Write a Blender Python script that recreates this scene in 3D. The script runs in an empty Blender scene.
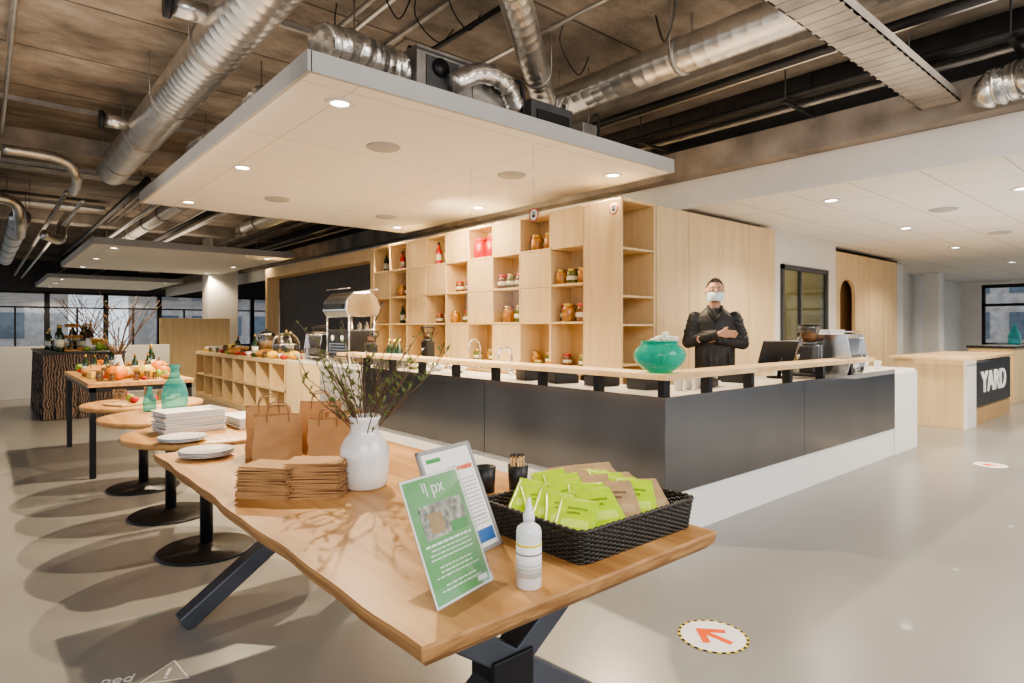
import bpy, math, random
from mathutils import Matrix, Vector
from math import sin, cos, pi, radians
R = random.Random(7)
SC = bpy.context.scene
COL = SC.collection
H = 1.4
# ------------------------------------------------------------------ materials
def nodes(name):
    m = bpy.data.materials.new(name); m.use_nodes = True
    nt = m.node_tree; b = nt.nodes['Principled BSDF']
    return m, nt, b
def setc(b, k, v):
    if k in b.inputs: b.inputs[k].default_value = v
def M(name, col, rough=.5, metal=0, var=.12, scale=6, bump=0, emit=0, trans=0, alpha=1, coat=0, spec=.5):
    m, nt, b = nodes(name)
    setc(b,'Roughness',rough); setc(b,'Metallic',metal); setc(b,'Coat Weight',coat)
    setc(b,'Transmission Weight',trans); setc(b,'Alpha',alpha); setc(b,'Specular IOR Level',spec)
    tc = nt.nodes.new('ShaderNodeTexCoord'); n = nt.nodes.new('ShaderNodeTexNoise')
    n.inputs['Scale'].default_value = scale; n.inputs['Detail'].default_value = 5
    nt.links.new(tc.outputs['Object'], n.inputs['Vector'])
    r = nt.nodes.new('ShaderNodeValToRGB')
    r.color_ramp.elements[0].position = .3; r.color_ramp.elements[1].position = .7
    r.color_ramp.elements[0].color = [c*(1-var) for c in col]+[1]
    r.color_ramp.elements[1].color = [min(1,c*(1+var)) for c in col]+[1]
    nt.links.new(n.outputs['Fac'], r.inputs['Fac']); nt.links.new(r.outputs['Color'], b.inputs['Base Color'])
    if emit:
        b.inputs['Emission Color'].default_value = list(col)+[1]; b.inputs['Emission Strength'].default_value = emit
    if bump:
        bp = nt.nodes.new('ShaderNodeBump'); bp.inputs['Strength'].default_value = bump; bp.inputs['Distance'].default_value=.01
        nt.links.new(n.outputs['Fac'], bp.inputs['Height']); nt.links.new(bp.outputs['Normal'], b.inputs['Normal'])
    return m
def WOOD(name, c1, c2, st=(6,.5,6), rough=.45, scale=3, contrast=(.35,.65), knots=False):
    m, nt, b = nodes(name); setc(b,'Roughness',rough)
    tc = nt.nodes.new('ShaderNodeTexCoord'); mp = nt.nodes.new('ShaderNodeMapping'); mp.inputs['Scale'].default_value = st
    n = nt.nodes.new('ShaderNodeTexNoise'); n.inputs['Scale'].default_value = scale; n.inputs['Detail'].default_value = 8; n.inputs['Distortion'].default_value=.6
    nt.links.new(tc.outputs['Object'], mp.inputs['Vector']); nt.links.new(mp.outputs['Vector'], n.inputs['Vector'])
    r = nt.nodes.new('ShaderNodeValToRGB'); e = r.color_ramp.elements
    e[0].position, e[1].position = contrast; e[0].color = list(c1)+[1]; e[1].color = list(c2)+[1]
    nt.links.new(n.outputs['Fac'], r.inputs['Fac'])
    out = r.outputs['Color']
    if knots:
        n2 = nt.nodes.new('ShaderNodeTexNoise'); n2.inputs['Scale'].default_value = 1.6; n2.inputs['Detail'].default_value=3
        mp2 = nt.nodes.new('ShaderNodeMapping'); mp2.inputs['Scale'].default_value=(3.2,.5,1)
        nt.links.new(tc.outputs['Object'], mp2.inputs['Vector']); nt.links.new(mp2.outputs['Vector'], n2.inputs['Vector'])
        r2 = nt.nodes.new('ShaderNodeValToRGB'); r2.color_ramp.elements[0].position=.35; r2.color_ramp.elements[1].position=.65
        r2.color_ramp.elements[0].color=(.66,.56,.44,1); r2.color_ramp.elements[1].color=(1.1,1.1,1.1,1)
        mx = nt.nodes.new('ShaderNodeMix'); mx.data_type='RGBA'; mx.blend_type='MULTIPLY'; mx.inputs[0].default_value=1
        nt.links.new(n2.outputs['Fac'], r2.inputs['Fac'])
        nt.links.new(out, mx.inputs[6]); nt.links.new(r2.outputs['Color'], mx.inputs[7]); out = mx.outputs[2]
    nt.links.new(out, b.inputs['Base Color'])
    bp = nt.nodes.new('ShaderNodeBump'); bp.inputs['Strength'].default_value=.12; bp.inputs['Distance'].default_value=.004
    nt.links.new(n.outputs['Fac'], bp.inputs['Height']); nt.links.new(bp.outputs['Normal'], b.inputs['Normal'])
    return m
def TILES(name, col, mortar, w, h, ms=.01, rough=.7, var=.1, off=0, nscale=2, nvar=.0, rot=0):
    m, nt, b = nodes(name); setc(b,'Roughness',rough)
    tc = nt.nodes.new('ShaderNodeTexCoord'); br = nt.nodes.new('ShaderNodeTexBrick')
    mp = nt.nodes.new('ShaderNodeMapping'); mp.inputs['Rotation'].default_value=(0,0,rot)
    nt.links.new(tc.outputs['Object'], mp.inputs['Vector'])
    br.offset = off; br.inputs['Scale'].default_value=1; br.inputs['Brick Width'].default_value=w; br.inputs['Row Height'].default_value=h
    br.inputs['Mortar Size'].default_value=ms; br.inputs['Mortar Smooth'].default_value=.2
    br.inputs['Color1'].default_value=[c*(1-var) for c in col]+[1]; br.inputs['Color2'].default_value=[min(1,c*(1+var)) for c in col]+[1]
    br.inputs['Mortar'].default_value=list(mortar)+[1]
    nt.links.new(mp.outputs['Vector'], br.inputs['Vector'])
    out = br.outputs['Color']
    if nvar:
        n = nt.nodes.new('ShaderNodeTexNoise'); n.inputs['Scale'].default_value=nscale; n.inputs['Detail'].default_value=12; n.inputs['Roughness'].default_value=.72
        mq = nt.nodes.new('ShaderNodeMapping'); mq.inputs['Scale'].default_value=(.8,1.3,1)
        nt.links.new(tc.outputs['Object'], mq.inputs['Vector']); nt.links.new(mq.outputs['Vector'], n.inputs['Vector'])
        r = nt.nodes.new('ShaderNodeValToRGB'); r.color_ramp.elements[0].position=.34; r.color_ramp.elements[1].position=.66
        r.color_ramp.elements[0].color=(1-nvar,1-nvar*1.05,1-nvar*1.12,1); r.color_ramp.elements[1].color=(1+nvar,)*3+(1,)
        mx = nt.nodes.new('ShaderNodeMix'); mx.data_type='RGBA'; mx.blend_type='MULTIPLY'; mx.inputs[0].default_value=1
        nt.links.new(n.outputs['Fac'], r.inputs['Fac']); nt.links.new(out, mx.inputs[6]); nt.links.new(r.outputs['Color'], mx.inputs[7]); out=mx.outputs[2]
        bp = nt.nodes.new('ShaderNodeBump'); bp.inputs['Strength'].default_value=.6; bp.inputs['Distance'].default_value=.02
        nt.links.new(n.outputs['Fac'], bp.inputs['Height']); nt.links.new(bp.outputs['Normal'], b.inputs['Normal'])
    nt.links.new(out, b.inputs['Base Color'])
    return m
def GLASS(name, col=(.9,.95,.95), fac=.12, rough=.03, fr_k=.6):
    m = bpy.data.materials.new(name); m.use_nodes=True; nt=m.node_tree; nt.nodes.clear()
    o=nt.nodes.new('ShaderNodeOutputMaterial'); t=nt.nodes.new('ShaderNodeBsdfTransparent'); g=nt.nodes.new('ShaderNodeBsdfGlossy')
    t.inputs['Color'].default_value=list(col)+[1]; g.inputs['Roughness'].default_value=rough
    mx=nt.nodes.new('ShaderNodeMixShader'); fr=nt.nodes.new('ShaderNodeLayerWeight'); fr.inputs['Blend'].default_value=.25
    mm=nt.nodes.new('ShaderNodeMath'); mm.operation='MULTIPLY_ADD'; mm.inputs[1].default_value=fr_k; mm.inputs[2].default_value=fac*.4
    nt.links.new(fr.outputs['Fresnel'],mm.inputs[0]); nt.links.new(mm.outputs[0],mx.inputs['Fac'])
    nt.links.new(t.outputs[0],mx.inputs[1]); nt.links.new(g.outputs[0],mx.inputs[2]); nt.links.new(mx.outputs[0],o.inputs['Surface'])
    return m
def TINT(name, tcol, dcol, k=.45):
    # coloured glass: part see-through tint, part body colour, plus a glossy skin
    m = bpy.data.materials.new(name); m.use_nodes=True; nt=m.node_tree; b=nt.nodes['Principled BSDF']; o=nt.nodes['Material Output']
    b.inputs['Base Color'].default_value=list(dcol)+[1]; setc(b,'Roughness',.06); setc(b,'Coat Weight',.6)
    t=nt.nodes.new('ShaderNodeBsdfTransparent'); t.inputs['Color'].default_value=list(tcol)+[1]
    lw=nt.nodes.new('ShaderNodeLayerWeight'); lw.inputs['Blend'].default_value=.35
    mm=nt.nodes.new('ShaderNodeMath'); mm.operation='MULTIPLY_ADD'; mm.inputs[1].default_value=.5; mm.inputs[2].default_value=k
    mx=nt.nodes.new('ShaderNodeMixShader'); nt.links.new(lw.outputs['Facing'],mm.inputs[0]); nt.links.new(mm.outputs[0],mx.inputs['Fac'])
    nt.links.new(t.outputs[0],mx.inputs[1]); nt.links.new(b.outputs[0],mx.inputs[2]); nt.links.new(mx.outputs[0],o.inputs['Surface'])
    return m

m_oak = WOOD('oak_table',(.42,.21,.075),(.66,.39,.17),(7,.45,7),.36,2.6,(.25,.75),True)
m_oak_edge = WOOD('oak_edge',(.26,.12,.04),(.46,.25,.10),(3,.6,14),.6,3)
m_oak2 = WOOD('oak_round_table',(.40,.20,.075),(.60,.35,.14),(7,.5,7),.4,2.6)
m_birch = WOOD('birch_plywood',(.69,.50,.275),(.76,.58,.34),(5,5,.5),.5,2.2)
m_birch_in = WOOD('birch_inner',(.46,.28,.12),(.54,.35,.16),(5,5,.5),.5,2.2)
m_ledge = WOOD('ledge_wood',(.60,.40,.20),(.74,.53,.30),(2,2,6),.42,2.5)
m_floor = M('floor_resin',(.272,.264,.252),.29,0,.13,.5,coat=.08)
m_conc = TILES('ceiling_concrete',(.245,.205,.168),(.075,.062,.05),6,1.25,.014,.85,.2,.5,1.6,.52)
m_beam = M('concrete_beam',(.30,.265,.23),.85,0,.35,2.5,.3)
m_white = M('white_paint',(.80,.78,.75),.6,0,.02)
m_wallw = M('wall_white',(.76,.73,.68),.7,0,.03,2)
m_raft = TILES('raft_panel',(.90,.88,.85),(.66,.64,.60),1.9,1.3,.006,.8,.01)
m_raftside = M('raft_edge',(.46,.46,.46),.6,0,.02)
m_ctile = TILES('ceiling_tile',(.84,.82,.79),(.52,.50,.48),1.2,.6,.008,.8,.015)
m_panel = M('black_panel',(.24,.23,.225),.2,1,.08,2)
m_black = M('black_steel',(.018,.018,.02),.4,.3,.1)
m_blackp = M('black_plastic',(.02,.02,.022),.45,0,.1)
m_darkg = M('dark_grey',(.07,.07,.075),.5,0,.15)
m_steel = M('steel',(.72,.73,.74),.2,1,.06,8)
m_legsteel = M('leg_steel',(.12,.13,.155),.4,.6,.2,5)
m_galv = M('galvanised',(.66,.64,.61),.28,.92,.14,5)
m_galvd = M('galvanised_dull',(.36,.34,.32),.5,.7,.25,6)
m_foil = M('foil',(.70,.68,.65),.26,.9,.25,14,.9)
m_emit = M('lamp_glow',(1,.93,.8),.5,0,0,emit=25)
m_ceram = M('ceramic_white',(.80,.79,.78),.18,0,.02,coat=.5)
m_paperw = M('white_card',(.84,.83,.81),.55,0,.02)
m_kraft = M('kraft_paper',(.45,.25,.11),.75,0,.12,9,.3)
m_kraftd = M('kraft_paper_dark',(.30,.165,.075),.8,0,.15,14,.15)
m_lime = M('lime_foil',(.42,.64,.015),.3,0,.12,20)
m_kpouch = M('kraft_pouch',(.38,.26,.135),.6,0,.15,20)
m_wick = M('black_wicker',(.032,.027,.022),.4,0,.3,30)
m_green = M('sign_green',(.14,.38,.14),.4,0,.04)
m_greend = M('sign_text_green',(.06,.30,.08),.5,0,.05)
m_blue = M('sign_blue',(.05,.16,.42),.45,0,.05)
m_orange = M('sign_orange',(.85,.13,.03),.5,0,.04)
m_yel = M('yellow_tape',(.85,.65,.05),.5,0,.04)
m_photo = M('printed_photo',(.30,.29,.25),.5,0,.85,60)
m_teal = TINT('teal_glass',(.30,.88,.78),(.02,.44,.36),.35)
m_tealb = TINT('teal_bottle',(.50,.90,.90),(.10,.50,.50),.25)
m_petal = M('white_petal',(.85,.84,.78),.7,0,.08,30)
m_leaf = M('leaf_green',(.14,.20,.05),.6,0,.3,30)
m_twig = M('twig',(.12,.07,.045),.8,0,.3,30)
m_skin = M('skin',(.46,.26,.175),.55,0,.06,20)
m_hair = M('dark_hair',(.06,.045,.038),.9,0,.4,90)
m_mask = M('mask_blue',(.52,.68,.78),.8,0,.04,40)
m_jack = M('black_jacket',(.018,.017,.018),.6,0,.3,10,.2)
m_trou = M('dark_trousers',(.03,.03,.035),.8,0,.2,10)
m_eye = M('eye_white',(.6,.55,.5),.3); m_iris = M('iris_dark',(.05,.03,.02),.2)
m_screen = M('screen_black',(.01,.012,.02),.1,0,.1,coat=.5)
m_glass = GLASS('clear_glass',(.95,.97,.97),.05,.03,.3); m_glassg = GLASS('green_tinted_glass',(.82,.86,.74),.2)
m_acry = GLASS('acrylic',(.97,.98,.98),.04,.03,.35); m_acrys = GLASS('acrylic_screen_material',(.975,.98,.98),.0,.1,.08)
m_jarglass = GLASS('hopper_glass',(.8,.8,.8),.2)
m_red = M('red_jar',(.60,.03,.04),.2,0,.25,15,coat=.4); m_olive=M('olive_jar',(.12,.13,.02),.2,0,.5,22,coat=.4)
m_amber=M('amber_jar',(.45,.20,.04),.2,0,.5,22,coat=.4); m_dkgreen=M('dark_green_bottle',(.015,.04,.015),.12,0,.1,coat=.5)
m_brownj=M('brown_jar',(.20,.08,.03),.2,0,.5,22,coat=.4); m_gold=M('gold_lid',(.60,.42,.15),.3,.9,.05); m_lab=M('paper_label',(.75,.70,.55),.6,0,.06)
m_pump=M('pumpkin_orange',(.75,.22,.03),.45,0,.15,8); m_bread=M('bread',(.42,.20,.06),.7,0,.3,12,.3); m_cheese=M('cheese',(.80,.55,.13),.5,0,.06)
m_apple=M('red_apple',(.45,.03,.03),.3,0,.3,8); m_gapple=M('green_fruit',(.22,.34,.05),.3,0,.2,8); m_ygourd=M('yellow_gourd',(.72,.45,.07),.4,0,.2,8)
m_ext=M('brick_facade',(.42,.38,.36),.9,0,.25,3); m_exw=M('facade_window',(.14,.17,.21),.2,.3,.2,3); m_grass=M('pavement',(.4,.4,.39),.9,0,.2,2)
m_grey=M('grey_paint',(.33,.32,.31),.6,0,.05)
m_pencil=M('pencil_wood',(.62,.42,.2),.5)
m_tray=M('tray_white',(.74,.73,.71),.5,0,.02)
def cloth():
    m, nt, b = nodes('patterned_cloth'); setc(b,'Roughness',.9)
    tc=nt.nodes.new('ShaderNodeTexCoord'); w=nt.nodes.new('ShaderNodeTexWave'); w.inputs['Scale'].default_value=9; w.inputs['Distortion'].default_value=9; w.inputs['Detail'].default_value=4
    r=nt.nodes.new('ShaderNodeValToRGB'); e=r.color_ramp.elements; e[0].position=.35; e[0].color=(.02,.02,.02,1); e[1].position=.9; e[1].color=(.20,.13,.10,1)
    nt.links.new(tc.outputs['Object'],w.inputs['Vector']); nt.links.new(w.outputs['Fac'],r.inputs['Fac']); nt.links.new(r.outputs['Color'],b.inputs['Base Color'])
    return m
m_cloth=cloth()
# ------------------------------------------------------------------ geometry
class G:
    def __init__(s, mat=None):
        s.v=[]; s.f=[]; s.mi=[]; s.sm=[]; s.mats=[]; s.cur=0; s.T=Matrix.Identity(4)
        if mat: s.use(mat)
    def use(s, mat):
        if mat not in s.mats: s.mats.append(mat)
        s.cur=s.mats.index(mat); return s
    def add(s, vs, fs, smooth=False):
        o=len(s.v); s.v += [s.T@Vector(p) for p in vs]
        for f in fs: s.f.append([i+o for i in f]); s.mi.append(s.cur); s.sm.append(smooth)
        return s
    def box(s,x0,x1,y0,y1,z0,z1):
        return s.add([(x0,y0,z0),(x1,y0,z0),(x1,y1,z0),(x0,y1,z0),(x0,y0,z1),(x1,y0,z1),(x1,y1,z1),(x0,y1,z1)],
            [(0,3,2,1),(4,5,6,7),(0,1,5,4),(1,2,6,5),(2,3,7,6),(3,0,4,7)])
    def cbox(s,c,sz,rz=0,rx=0,ry=0):
        T=s.T; s.T=T@Matrix.Translation(c)@Matrix.Rotation(rz,4,'Z')@Matrix.Rotation(ry,4,'Y')@Matrix.Rotation(rx,4,'X')
        a,b,c2=[q/2 for q in sz]; s.box(-a,a,-b,b,-c2,c2); s.T=T; return s
    def prism(s, poly, z0, z1):
        n=len(poly); vs=[(x,y,z0) for x,y in poly]+[(x,y,z1) for x,y in poly]
        return s.add(vs,[tuple(range(n-1,-1,-1)),tuple(range(n,2*n))]+[(i,(i+1)%n,n+(i+1)%n,n+i) for i in range(n)])
    def lathe(s, prof, c=(0,0,0), seg=24, smooth=True, closed=False):
        vs=[];fs=[]; n=len(prof)
        for r,z in prof:
            for k in range(seg):
                a=2*pi*k/seg; vs.append((c[0]+r*cos(a),c[1]+r*sin(a),c[2]+z))
        for i in range(n-1 if not closed else n):
            j=(i+1)%n
            for k in range(seg):
                l=(k+1)%seg; fs.append((i*seg+k,i*seg+l,j*seg+l,j*seg+k))
        flat=max(z for r,z in prof)-min(z for r,z in prof)<1e-6
        if not closed and not flat:
            if prof[0][0]>1e-5: fs.append(tuple(range(seg-1,-1,-1)))
            if prof[-1][0]>1e-5: fs.append(tuple((n-1)*seg+k for k in range(seg)))
        if flat: fs=[tuple(reversed(f)) for f in fs]
        return s.add(vs,fs,smooth)
    def cyl(s,c,r,z0,z1,seg=24,smooth=True): return s.lathe([(r,z0),(r,z1)],(c[0],c[1],0),seg,smooth)
    def tube(s, pts, r, seg=8, smooth=True, caps=True, sq=1):
        pts=[Vector(p) for p in pts]; n=len(pts); rs=r if isinstance(r,(list,tuple)) else [r]*n
        vs=[];fs=[]; t0=(pts[1]-pts[0]).normalized(); up=Vector((0,0,1)) if abs(t0.z)<.9 else Vector((1,0,0))
        nx=t0.cross(up).normalized()
        for i in range(n):
            t=((pts[min(i+1,n-1)]-pts[max(i-1,0)])).normalized()
            nx=(nx-t*nx.dot(t)).normalized(); ny=t.cross(nx)
            for k in range(seg):
                a=2*pi*k/seg; vs.append(pts[i]+nx*cos(a)*rs[i]+ny*sin(a)*rs[i]*sq)
        for i in range(n-1):
            for k in range(seg):
                l=(k+1)%seg; fs.append((i*seg+k,i*seg+l,(i+1)*seg+l,(i+1)*seg+k))
        if caps: fs.append(tuple(range(seg-1,-1,-1))); fs.append(tuple((n-1)*seg+k for k in range(seg)))
        return s.add(vs,fs,smooth)
    def loft(s, rings, seg=24):
        vs=[];fs=[]
        for (c,rx,ry) in rings:
            for k in range(seg):
                a=2*pi*k/seg; vs.append((c[0]+rx*cos(a),c[1]+ry*sin(a),c[2]))
        for i in range(len(rings)-1):
            for k in range(seg):
                l=(k+1)%seg; fs.append((i*seg+k,i*seg+l,(i+1)*seg+l,(i+1)*seg+k))
        n=len(rings); fs.append(tuple(range(seg-1,-1,-1))); fs.append(tuple((n-1)*seg+k for k in range(seg)))
        return s.add(vs,fs,True)
    def sph(s,c,r,seg=20,rings=12,fn=None,t0=0,t1=pi):
        if not isinstance(r,(list,tuple)): r=(r,r,r)
        vs=[];fs=[]
        for i in range(rings+1):
            t=t0+(t1-t0)*i/rings
            for k in range(seg):
                a=2*pi*k/seg; p=Vector((sin(t)*cos(a),sin(t)*sin(a),cos(t)))
                if fn: p=fn(p)
                vs.append((c[0]+p.x*r[0],c[1]+p.y*r[1],c[2]+p.z*r[2]))
        for i in range(rings):
            for k in range(seg):
                l=(k+1)%seg; fs.append((i*seg+l,i*seg+k,(i+1)*seg+k,(i+1)*seg+l))
        return s.add(vs,fs,True)
    def obj(s,name,bevel=0,label=None,seg=2):
        me=bpy.data.meshes.new(name); me.from_pydata([tuple(p) for p in s.v],[],s.f)
        for m in s.mats: me.materials.append(m)
        me.polygons.foreach_set('material_index',s.mi); me.polygons.foreach_set('use_smooth',s.sm); me.update()
        o=bpy.data.objects.new(name,me); COL.objects.link(o)
        if bevel:
            b=o.modifiers.new('bevel','BEVEL'); b.width=bevel; b.segments=seg; b.limit_method='ANGLE'; b.angle_limit=radians(50)
        if label: o['label']=label
        return o
def B(name,x0,x1,y0,y1,z0,z1,mat,bevel=.004,label=None): return G(mat).box(x0,x1,y0,y1,z0,z1).obj(name,bevel,label)
def struct(o): o['kind']='structure'; return o
def solo(o,label,cat,loc=None,rz=0,group=None):
    o['label']=label; o['category']=cat
    if loc: o.location=loc
    o.rotation_euler=(0,0,rz)
    if group: o['group']=group
    return o
def thing(name,label,cat,loc,parts,rz=0,group=None,world=False):
    e=bpy.data.objects.new(name,None); COL.objects.link(e); e.empty_display_size=.1
    e.location=loc; e.rotation_euler=(0,0,rz); e['label']=label; e['category']=cat
    if group: e['group']=group
    for p in parts:
        p.parent=e
        if world: p.location=-Vector(loc)
    return e
def dup(t,loc,rz=None,label=None,rot=None,scale=None,mats=None):
    n=t.copy(); COL.objects.link(n); n.location=loc
    if rz is not None: n.rotation_euler=(0,0,rz)
    if rot: n.rotation_euler=rot
    if scale: n.scale=(scale,)*3
    if label: n['label']=label
    def rec(a,b):
        for c in list(a.children):
            k=c.copy(); COL.objects.link(k); k.parent=b; rec(c,k)
    rec(t,n); return n
def text(name,s,size,mat,T=None,ext=.0008,align='CENTER',off=0):
    cu=bpy.data.curves.new(name,'FONT'); cu.body=s; cu.size=size; cu.extrude=ext; cu.align_x=align; cu.offset=off
    o=bpy.data.objects.new('tmp',cu); COL.objects.link(o); bpy.context.view_layer.update()
    me=bpy.data.meshes.new_from_object(o.evaluated_get(bpy.context.evaluated_depsgraph_get())); bpy.data.objects.remove(o)
    me.materials.clear(); me.materials.append(mat); me.name=name
    if T: me.transform(T)
    n=bpy.data.objects.new(name,me); COL.objects.link(n); return n
RX90=Matrix.Rotation(pi/2,4,'X')

# ------------------------------------------------------------------ shell
struct(B('floor',-6,24,-4,32,-.1,0,m_floor,0))
struct(B('ceiling',-6,24,-4,32,4.1,4.3,m_conc,0))
struct(B('wall_far_sill',-6,14,31,31.3,0,.55,m_wallw,0)).name='wall_far'
struct(B('wall_far_head',-6,14,31,31.3,2.86,4.1,m_darkg,0)).name='wall_far_upper'
for i in range(10):
    x0=-6+i*2.0
    g=G(m_black)
    g.box(x0,x0+.09,31,31.15,.55,2.86).box(x0+1.91,x0+2,31,31.15,.55,2.86).box(x0,x0+2,31,31.15,.55,.63).box(x0,x0+2,31,31.15,2.78,2.86).box(x0,x0+2,31,31.15,2.2,2.26).box(x0+.97,x0+1.03,31,31.15,.55,2.2)
    g.use(m_glass).box(x0+.05,x0+1.95,31.07,31.08,.6,2.8)
    struct(g.obj('window_%d'%(i+1)))
    g=G(m_white)
    for k in range(9): g.box(x0+.1,x0+1.9,30.93,30.97,2.74-k*.055,2.765-k*.055)
    thing('window_blind','white horizontal slat blind half drawn over a window','blind',(x0+.1,30.9,2.3),[g.obj('slats')],group='window blinds',world=True)
struct(B('wall_low',-4,3.2,15.5,15.7,0,1.03,m_wallw,.005))
struct(B('wall_left',-6,-5.8,-4,31,0,.5,m_wallw,0))
struct(B('wall_left_upper',-6,-5.8,-4,31,3.3,4.1,m_wallw,0))
for i in range(12):
    y=-4+i*3
    g=G(m_black).box(-5.95,-5.85,y,y+.1,.5,3.3).box(-5.95,-5.85,y+2.9,y+3,.5,3.3).box(-5.95,-5.85,y,y+3,.5,.58).box(-5.95,-5.85,y,y+3,3.22,3.3)
    struct(g.obj('window_%d'%(i+20)))
struct(B('trim_1',5.1,5.9,19.6,20.4,0,4.1,m_wallw,.01))
struct(B('ceiling_lowered',6.3,24,-4,6.6,2.8,2.84,m_ctile,0))
struct(B('trim_2',6.24,6.3,-4,32,2.79,3.12,m_white,.004))
struct(B('trim_3',6.05,6.24,-4,32,3.12,3.42,m_beam,.004))
struct(B('trim_9',6.24,6.5,-4,32,3.42,4.1,m_darkg,.004))
struct(B('ceiling_lowered_back',8.3,24,6.6,12,2.8,2.84,m_ctile,0))
struct(B('trim_4',5.2,5.9,-4,32,3.8,4.1,m_beam,.01))
struct(B('trim_5',-6,6.2,10.6,11.1,3.85,4.1,m_beam,.01))
struct(B('trim_6',-6,6.2,17.6,18.1,3.85,4.1,m_beam,.01))
struct(B('wall_back',14.1,24,5.4,5.6,0,2.8,m_wallw,0))
struct(B('wall_back_lintel',8.28,11.1,4.4,4.5,2.36,2.8,m_wallw,0))
struct(B('wall_hall',8.28,24,8.6,8.8,0,2.8,m_wallw,0))
struct(B('wall_right',23,23.2,4.9,12,0,2.8,m_wallw,0))
struct(B('wall_right_upper',23,23.2,-4,4.9,2.7,4.1,m_wallw,0))
struct(B('wall_right_lower',23,23.2,-4,4.9,0,.12,m_grey,0))
for i in range(5):
    y=4.9-i*1.78
    g=G(m_black).box(23,23.1,y-.08,y,.1,2.7).box(23,23.1,y-1.78,y-1.7,.1,2.7).box(23,23.1,y-1.78,y,.1,.2).box(23,23.1,y-1.78,y,2.6,2.7).box(23,23.1,y-1.78,y,2.05,2.13).box(23,23.1,y-1.78,y,.9,.96)
    g.use(m_glass).box(23.05,23.06,y-1.75,y-.03,.15,2.65)
    struct(g.obj('window_%d'%(i+40)))
struct(B('trim_7',15.2,15.6,4.75,5.1,0,2.8,m_white,.01))
struct(B('trim_8',18.2,18.6,4.75,5.1,0,2.8,m_white,.01))
g=G(m_darkg)
g.box(9.1,9.16,4.36,4.42,0,2.36).box(10.66,10.72,4.36,4.42,0,2.36).box(9.1,10.72,4.36,4.42,2.29,2.36).box(9.1,10.72,4.36,4.42,0,.08)
g.box(9.70,9.75,4.365,4.415,0,2.3)
g.use(m_glassg).box(9.15,10.66,4.385,4.395,.1,2.3); struct(g.obj('door_1'))
struct(B('wall_back_side',8.28,9.1,4.4,4.5,0,2.36,m_wallw,0))
struct(B('wall_back_jamb',10.72,11.1,4.4,4.5,0,2.36,m_wallw,0))

def facade(x0,x1,y0,y1,h,axis,label):
    g=G(m_ext).box(x0,x1,y0,y1,0,h); g.use(m_exw)
    z=.8
    while z<h-1.5:
        if axis=='Y':
            x=x0+.6
            while x<x1-1.4: g.box(x,x+1.3,y0-.05,y0,z,z+1.5); x+=2.2
        else:
            y=y0+.6
            while y<y1-1.4: g.box(x0-.05,x0,y,y+1.3,z,z+1.5); y+=2.2
        z+=2.6
    return solo(g.obj('building'),label,'building')
facade(-22,4,46,54,4.6,'Y','brown brick building with rows of dark windows outside')
facade(9,26,50,58,5,'Y','brown brick building with rows of dark windows outside')
facade(44,50,-18,14,5,'X','brick building with dark windows across the street')
solo(B('pavement',-40,60,-30,70,-.35,-.12,m_grass,0),'grey paved ground outside the building','ground')

# ------------------------------------------------------------------ suspended rafts
def raft(x0,x1,y0,y1,z,label):
    p=[]
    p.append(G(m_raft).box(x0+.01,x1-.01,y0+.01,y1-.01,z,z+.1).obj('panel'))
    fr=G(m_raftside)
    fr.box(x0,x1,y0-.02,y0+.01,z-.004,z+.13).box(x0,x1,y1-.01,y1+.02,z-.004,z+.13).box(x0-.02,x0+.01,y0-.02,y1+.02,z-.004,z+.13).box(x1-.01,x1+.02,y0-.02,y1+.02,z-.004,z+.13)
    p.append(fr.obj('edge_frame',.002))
    for x in (x0+.6,x1-.6):
        for y in (y0+.6,(y0+y1)/2,y1-.6):
            p.append(G(m_galvd).tube([(x,y,z+.1),(x,y,4.1)],.006,6).obj('hanging_rod'))
    return thing('ceiling_raft',label,'ceiling panel',(x0,y0,z),p,world=True,group='suspended acoustic rafts')
raft(1.55,5.38,3.74,9.05,3.0,'large white suspended acoustic raft with downlights above the bar')
raft(1.6,5.4,14,20,3.0,'white suspended acoustic raft hanging over the dining area')
raft(1.6,5.4,24.3,30.3,3.0,'white suspended acoustic raft hanging near the far windows')
dl=thing('downlight','round recessed white downlight, switched on','ceiling light',(1.93,4.12,3.0),[
    G(m_white).lathe([(.062,-.001),(.066,-.012),(.100,-.010),(.106,0),(.062,.0)],seg=28,closed=True).obj('trim_ring'),
    G(m_emit).lathe([(.062,-.002),(0.001,-.006)],seg=24).obj('lamp_lens')],group='downlights in the ceiling rafts')
spots=[(1.93,4.12),(1.97,6.4),(1.99,8.6),(5.0,4.2),(5.0,6.5),(5.0,8.6)]
for x,y in spots[1:]: dup(dl,(x,y,3.0))
for y0 in (14,24.3):
    for x in (2,5):
        for y in (.5,3,5.5): dup(dl,(x,y0+y,3.0))
dlr=[(7.05,2.84),(9.8,2.95),(12.8,3.1),(7.9,1.35),(10.6,1.3),(13.8,1.3),(8.0,-.2),(16.5,3),(17,1.2),(20,3)]
for x,y in dlr: dup(dl,(x,y,2.8),label='round recessed downlight in the white tiled ceiling')
vent=solo(G(m_raftside).lathe([(.001,-.02),(.05,-.022),(.06,-.012),(.09,-.02),(.1,-.012),(.14,-.014),(.15,0),(.001,0)],seg=32).obj('ceiling_vent'),
    'round grey air vent in the white raft','air vent',(2.69,4.87,3.0),group='round vents in the raft')
for x,y in [(4.2,4.89),(2.78,7.7),(4.4,7.9)]: dup(vent,(x,y,3.0))
for x,y in [(8.6,2.2),(11.3,2.2)]: dup(vent,(x,y,2.8))

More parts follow.
